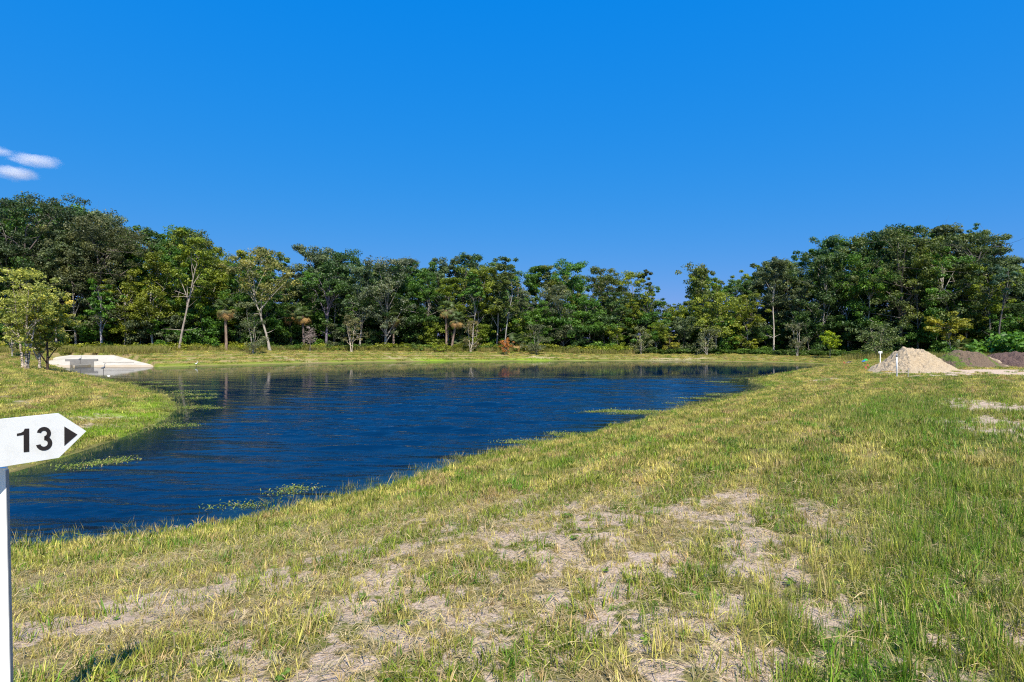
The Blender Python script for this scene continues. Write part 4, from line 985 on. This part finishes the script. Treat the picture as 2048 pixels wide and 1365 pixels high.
# ------------------------------------------------------------------ the arrow sign
def arrow_sign():
    d0 = 2.40; bxp, byp = -2.185, 2.42
    root = thing('arrow_sign', 'white arrow shaped lot sign reading 13 on a white post in the grass', 'sign', (bxp, byp, gz(bxp, byp)))
    oz = root.location[2]
    ua = math.radians(90 - 27.0); ux, uy = math.cos(ua), math.sin(ua)        # direction the arrow points
    # arrow face: tip at pixel (172,875); edge line heights from the photograph
    def dep(px, x0, y0):       # depth where the sight column meets the plate line through (x0,y0)
        k = (px - CX) / F; s = (x0 - k * y0) / (k * uy - ux); return s, y0 + s * uy
    x0, y0 = (0 - CX) / F * d0, d0
    def hz(px, py): s, d = dep(px, x0, y0); return s, EYE - (py - HOR) / F * d
    sT, zT = hz(172, 875); s1, z1 = hz(117, 829); s2, z2 = hz(117, 918); s0, z0 = hz(0, 837); s0b, z0b = hz(0, 933)
    zt = (z0 + z1) / 2; zb = (z0b + z2) / 2
    pts = [(-.13, zb), (s1, zb), (sT, (zt + zb) / 2 + .004), (s1, zt), (-.13, zt)]
    e = bpy.data.objects.new('panel', MB().prism([(a, z - oz) for a, z in pts], .012).mesh('panel', M['white'])); COL.objects.link(e)
    e.parent = root; e.location = (x0 - bxp, y0 - byp, 0); e.rotation_euler = (0, 0, ua)
    # digits and pointer, raised vinyl on the face
    def glyph(name, polys, thick=.0012):
        b = MB()
        for pl_ in polys: b.prism([(a, z - oz) for a, z in pl_], thick)
        for i, v in enumerate(b.v): b.v[i] = (v[0], v[1] - thick, v[2])
        o = obj(name, b.mesh(name, M['black']), e)
        return o
    def q(px, py): return hz(px, py)
    glyph('pointer', [[q(128, 892), q(154, 869.5), q(128, 853.5)]])
    # 1
    glyph('digit', [[q(46.5, 905), q(57.5, 904), q(57.5, 857.5), q(48.8, 857.8), q(46.5, 863)], [q(33, 872.5), q(46.5, 870), q(46.5, 863), q(41, 866.3), q(33, 867.8)]])
    # 3 from two bowls
    def arc(cx, cy, ro, ri, w, a0, a1, n=12):
        out = []
        for i in range(n):
            t0 = math.radians(a0 + (a1 - a0) * i / n); t1 = math.radians(a0 + (a1 - a0) * (i + 1) / n)
            f = lambda r, t: q(cx + r * w * math.cos(t), cy - r * math.sin(t) - .05 * (r * w * math.cos(t)))
            out.append([f(ro, t0), f(ri, t0), f(ri, t1), f(ro, t1)])
        return out
    threes = arc(87, 867.5, 13.2, 5.6, 1.08, 168, -78) + arc(87.3, 887.3, 14.6, 6.6, 1.13, 88, -168)
    def ccw(p):
        a = sum(p[i][0] * p[(i + 1) % len(p)][1] - p[(i + 1) % len(p)][0] * p[i][1] for i in range(len(p))); return p if a > 0 else p[::-1]
    glyph('digit', [ccw(p) for p in threes])
    # post: flat white bar with a grey edge, leaning a little
    pw, pt = .075, .030; pa = math.radians(24)
    b = MB().box((0, 0, .5), (pw, pt, 1.30), pa); H = zb - oz
    for i, v in enumerate(b.v): b.v[i] = (v[0] - .022 * (v[2] / 1.0), v[1], v[2] * (H + .3) / 1.3 - .15 + .02)
    b.v = [(x, y, min(z, H + .1)) for x, y, z in b.v]
    s_, dd = dep(4, x0, y0)
    o = obj('post', b.mesh('post', M['white']), root); o.location = ((-1024 + 8) / F * 2.44 - bxp - .026, 2.455 - byp, 0)
    b2 = MB().box((pw / 2 + .0015, 0, .5), (.003, pt * .98, 1.28)); b2.v = [(x * math.cos(pa) - y * math.sin(pa), x * math.sin(pa) + y * math.cos(pa), z) for x, y, z in b2.v]
    for i, v in enumerate(b2.v): b2.v[i] = (v[0] - .022 * v[2], v[1], v[2] * (H + .3) / 1.3 - .15 + .02)
    b2.v = [(x, y, min(z, H - .004)) for x, y, z in b2.v]
    obj('edge_strip', b2.mesh('edge_strip', M['grey']), o)
arrow_sign()

# ------------------------------------------------------------------ stakes, flags and small things on the right
def pos(px, d): x, y = at(px, d); return x, y, gz(x, y)
def gpos(px, py): x, y = gp(px, py); return x, y, gz(x, y)
def pvc():
    x, y, z = gpos(1793.5, 756); H = (756 - 707) / F * y
    t = thing('white_pipe', 'upright white plastic pipe with a grey cap in the grass', 'pipe', (x, y, z))
    obj('pipe', MB().tube([(0.02, 0, -.1), (0.01, 0, H * .45), (0, 0, H * .86)], .036, 14).mesh('pipe', M['pvc'], True), t)
    b = MB().tube([(0, 0, H * .85), (0, 0, H * .97)], .042, 14).tube([(.0, -.03, H * .96), (.015, -.03, H)], .02, 8); obj('cap', b.mesh('cap', M['grey'], True), t)
    obj('foot_board', MB().box((.10, -.05, .02), (.34, .10, .04), -.3).mesh('foot_board', M['pvc']), t)
pvc()
def stake():
    x, y, z = gpos(1816.5, 757); H = 20 / F * y
    t = thing('steel_post', 'short grey steel post right of the white pipe', 'post', (x, y, z))
    b = MB().box((0, 0, H / 2 - .1), (.035, .006, H + .2)).box((0, .014, H / 2 - .1), (.006, .022, H + .2)); obj('bar', b.mesh('bar', M['grey']), t)
    obj('wire', MB().tube([(0, 0, H - .02), (-.02, 0, H + .16), (-.01, .01, H + .30)], .005, 5).mesh('wire', M['wire']), t)
stake()
def flag(label, px, pyb, pyt, flip=1):
    x, y, z = gpos(px, pyb); H = (pyb - pyt) / F * y
    t = thing('marker_flag', label, 'flag', (x, y, z), group='survey flags near the pond')
    obj('wire', MB().tube([(0, 0, -.08), (.01, 0, H * .5), (0, 0, H)], .006, 6).mesh('wire', M['wire']), t)
    n = 6; v = []; w = .12; h = .15
    for k in range(n):
        u = k / (n - 1)
        for s in (0, 1):
            v.append((flip * u * w, .035 * math.sin(u * 5), H - s * h * (1 - .15 * u) - u * .09))
    v += [(a, b + .006, c) for a, b, c in v]; m = 2 * n
    f = [(2 * k, 2 * k + 1, 2 * k + 3, 2 * k + 2) for k in range(n - 1)] + [(m + 2 * k + 2, m + 2 * k + 3, m + 2 * k + 1, m + 2 * k) for k in range(n - 1)]
    f += [(0, m, m + 1, 1), (2 * n - 1, m + 2 * n - 1, m + 2 * n - 2, 2 * n - 2)]
    obj('pennant', new_mesh('pennant', v, faces=f, mat=M['orange']), t)
flag('lone orange survey flag on a wire beyond the eroded hole', 1687, 742, 722.5)
flag('nearer orange survey flag of the close pair', 1729.5, 757, 731.5)
flag('farther orange survey flag of the close pair', 1733.5, 752, 727)
def lot_sign():
    d = 45; x, y, z = pos(1761, d); zt = EYE - (703 - HOR) / F * d - z; zb = EYE - (707 - HOR) / F * d - z
    t = thing('lot_sign', 'small white lot sign on a white post behind the sand pile', 'sign', (x, y, z))
    obj('post', MB().box((0, .02, zt / 2 - .1), (.07, .03, zt + .1)).mesh('post', M['white']), t)
    pnl = obj('panel', MB().prism([(-.15, zb + .01), (-.12, zb), (.12, zb), (.15, zb + .01), (.15, zt - .01), (.12, zt), (-.12, zt), (-.15, zt - .01)], .012).mesh('panel', M['white']), t)
    zc = (zt + zb) / 2
    obj('digit', MB().box((-.06, -.004, zc), (.07, .004, .035)).mesh('digit', M['black']), pnl)
    obj('digit', MB().box((.06, -.004, zc), (.06, .004, .03)).mesh('digit', M['black']), pnl)
lot_sign()
def lump(seed, rx, ry, h, n=14):
    rng = np.random.default_rng(seed); u = np.linspace(-1, 1, n); U, V = np.meshgrid(u, u); U, V = U.ravel(), V.ravel(); r = np.clip(1 - np.hypot(U, V), 0, 1)
    z = h * r ** .6 * (.5 + rng.random(n * n)) - .03; ii, jj = np.meshgrid(np.arange(n - 1), np.arange(n - 1), indexing='ij')
    return np.stack([U * rx, V * ry, z], 1), np.stack([ii * n + jj, ii * n + jj + 1, (ii + 1) * n + jj + 1, (ii + 1) * n + jj], -1).reshape(-1, 4)
x, y, z = pos(1731, 60)
t = thing('crumpled_tarp', 'crumpled green and blue tarp lying in the shade of the leafy sapling', 'tarp', (x, y, z))
v, q_ = lump(1, .42, .4, .34); obj('green_sheet', new_mesh('green_sheet', v + np.array([.12, .2, 0]), quads=q_, mat=M['greent']), t)
v, q_ = lump(2, .36, .35, .20); obj('blue_sheet', new_mesh('blue_sheet', v + np.array([-.15, -.1, 0]), quads=q_, mat=M['bluet']), t)
x, y, z = pos(1698, 60)
t = thing('brush_pile', 'small dark heap of brush and rubble on the grass by the wood', 'debris', (x, y, z))
v, q_ = lump(3, .5, .4, .30); obj('brush', new_mesh('brush', v + np.array([.15, .1, 0]), quads=q_, mat=M['wooddark']), t)
for k in range(3):
    v, q_ = lump(10 + k, .13, .13, .22, 8); obj('rubble_block', new_mesh('rubble_block', v + np.array([-.35 + .17 * k, -.2 + .05 * k, 0]), quads=q_, mat=M['stone']), t)

# ------------------------------------------------------------------ wading birds
def bird(name, label, px, d, h, m, face=1, zbase=None, group=None):
    x, y = at(px, d); z = zbase if zbase is not None else gz(x, y)
    t = thing(name, label, 'bird', (x, y, z), 0, h, group)
    P = np.array([(-.30 * face, 0, .47), (-.20 * face, 0, .50), (-.05 * face, 0, .54), (.08 * face, 0, .60), (.13 * face, 0, .66), (.12 * face, 0, .76), (.09 * face, 0, .86), (.12 * face, 0, .95), (.18 * face, 0, .965), (.23 * face, 0, .96)])
    v, q_ = tube_np(P, np.array([.012, .06, .105, .085, .05, .03, .026, .036, .034, .016]), 10)
    obj('body', new_mesh('body', v, quads=q_, mat=m, smooth=True), t)
    obj('beak', MB().tube([(.22 * face, 0, .962), (.36 * face, 0, .945)], [.014, .003], 6).mesh('beak', M['orange']), t)
    for s in (-1, 1):
        obj('leg', MB().tube([(-.03 * face, .03 * s, .48), (-.01 * face, .03 * s, .25), (-.03 * face, .03 * s, -.12)], .011, 6).mesh('leg', M['black']), t)
hz0 = WL + .02
bird('heron', 'grey heron standing on the concrete in front of the recess', 160.5, 61.4, .80, M['heron'], 1, -1.02, None)
bird('heron', 'slim grey heron standing at the water beside the grassy spit', 207, 50.5, .85, M['heron'], 1, WL - .03)
bird('egret', 'white egret wading at the edge of the far bank', 393, 61.4, .62, M['egret'], 1, WL - .02)

x, y = wpix(217, 752.5); v, q_ = lump(31, .15, .09, .10, 8)
tag(obj('foam_scrap', new_mesh('foam_scrap', v, quads=q_, mat=M['egret']), None, (x, y, WL - .005)), 'small white scrap floating where the spit meets the inlet', 'litter')
# ------------------------------------------------------------------ dead twigs at the near waterline
def twig(label, px, py, seed, s=.3):
    x, y = wpix(px, py); rng = np.random.default_rng(seed); parts = []
    for k in range(3):
        a = rng.uniform(0, 6.28); P = np.array([(0, 0, -.06)] + [(math.cos(a) * s * u, math.sin(a) * s * .5 * u, s * (.75 * u - .7 * u * u) + rng.normal(0, .015)) for u in (.3, .6, .85, 1.0)])
        parts.append(tube_np(P, np.linspace(.007, .003, 5), 5))
    v, q_ = join(parts)
    tag(obj('dead_twig', new_mesh('dead_twig', v, quads=q_, mat=M['bark'], smooth=True), None, (x, y, WL), color=(.38, .30, .24)), label, 'twig', 'dead twigs in the shallows near the sign')
for k, (px, py) in enumerate([(25, 1075), (165, 1072), (225, 1060), (250, 1066), (370, 1046)]):
    twig('bleached dead twig arching out of the shallows near the sign', px, py + 14, 50 + k, .24)

# ------------------------------------------------------------------ a few clouds low on the left
def m_cloud():
    m = bpy.data.materials.new('cloud'); m.use_nodes = True; nt = m.node_tree
    for n in list(nt.nodes):
        if n.type == 'BSDF_PRINCIPLED': nt.nodes.remove(n)
    oc = N(nt, 'TexCoord').outputs['Object']
    ln = N(nt, 'VectorMath'); ln.operation = 'LENGTH'; nt.links.new(oc, ln.inputs[0])
    mp = N(nt, 'Mapping'); mp.inputs['Scale'].default_value = (2.2, 1.2, 1.2); nt.links.new(oc, mp.inputs['Vector'])
    oi = N(nt, 'ObjectInfo'); va = N(nt, 'VectorMath'); va.operation = 'ADD'; nt.links.new(mp.outputs[0], va.inputs[0])
    nt.links.new(math_(nt, 'MULTIPLY', oi.outputs['Random'], 40.0), va.inputs[1])
    n = noise(nt, 1.1, 4, va.outputs[0], .55)
    f = math_(nt, 'SUBTRACT', math_(nt, 'SUBTRACT', 1.0, ln.outputs['Value']), math_(nt, 'MULTIPLY', math_(nt, 'SUBTRACT', n, .35), 1.3), clamp=True)
    v = N(nt, 'VolumePrincipled'); v.inputs['Color'].default_value = (1, 1, 1, 1); v.inputs['Anisotropy'].default_value = 0.0
    nt.links.new(math_(nt, 'MULTIPLY', f, .022), v.inputs['Density'])
    nt.links.new(v.outputs[0], nt.nodes['Material Output'].inputs['Volume'])
    return m
MC = m_cloud()
def ico_unit():
    import bmesh
    bm = bmesh.new(); bmesh.ops.create_icosphere(bm, subdivisions=3, radius=1.0); me = bpy.data.meshes.new('cloud'); bm.to_mesh(me); bm.free(); me.materials.append(MC); return me
CM = ico_unit()
for px, py, w_, h_, lab in [(72, 322, 62, 17, 'thin white cloud streak low over the oaks, longest of the three'), (30, 347, 58, 19, 'small white cloud puff just above the oak tops'), (-4, 303, 40, 13, 'small white cloud scrap highest of the three')]:
    d = 3000.0; x, y = at(px, d); z = EYE + (HOR - py) / F * d
    o = obj('cloud', CM, None, (x, y, z), 0, (w_ / F * d, w_ / F * d * .6, h_ / F * d)); o.rotation_euler = (0, math.radians(6), 0)
    tag(o, lab, 'cloud', 'clouds low over the oaks')
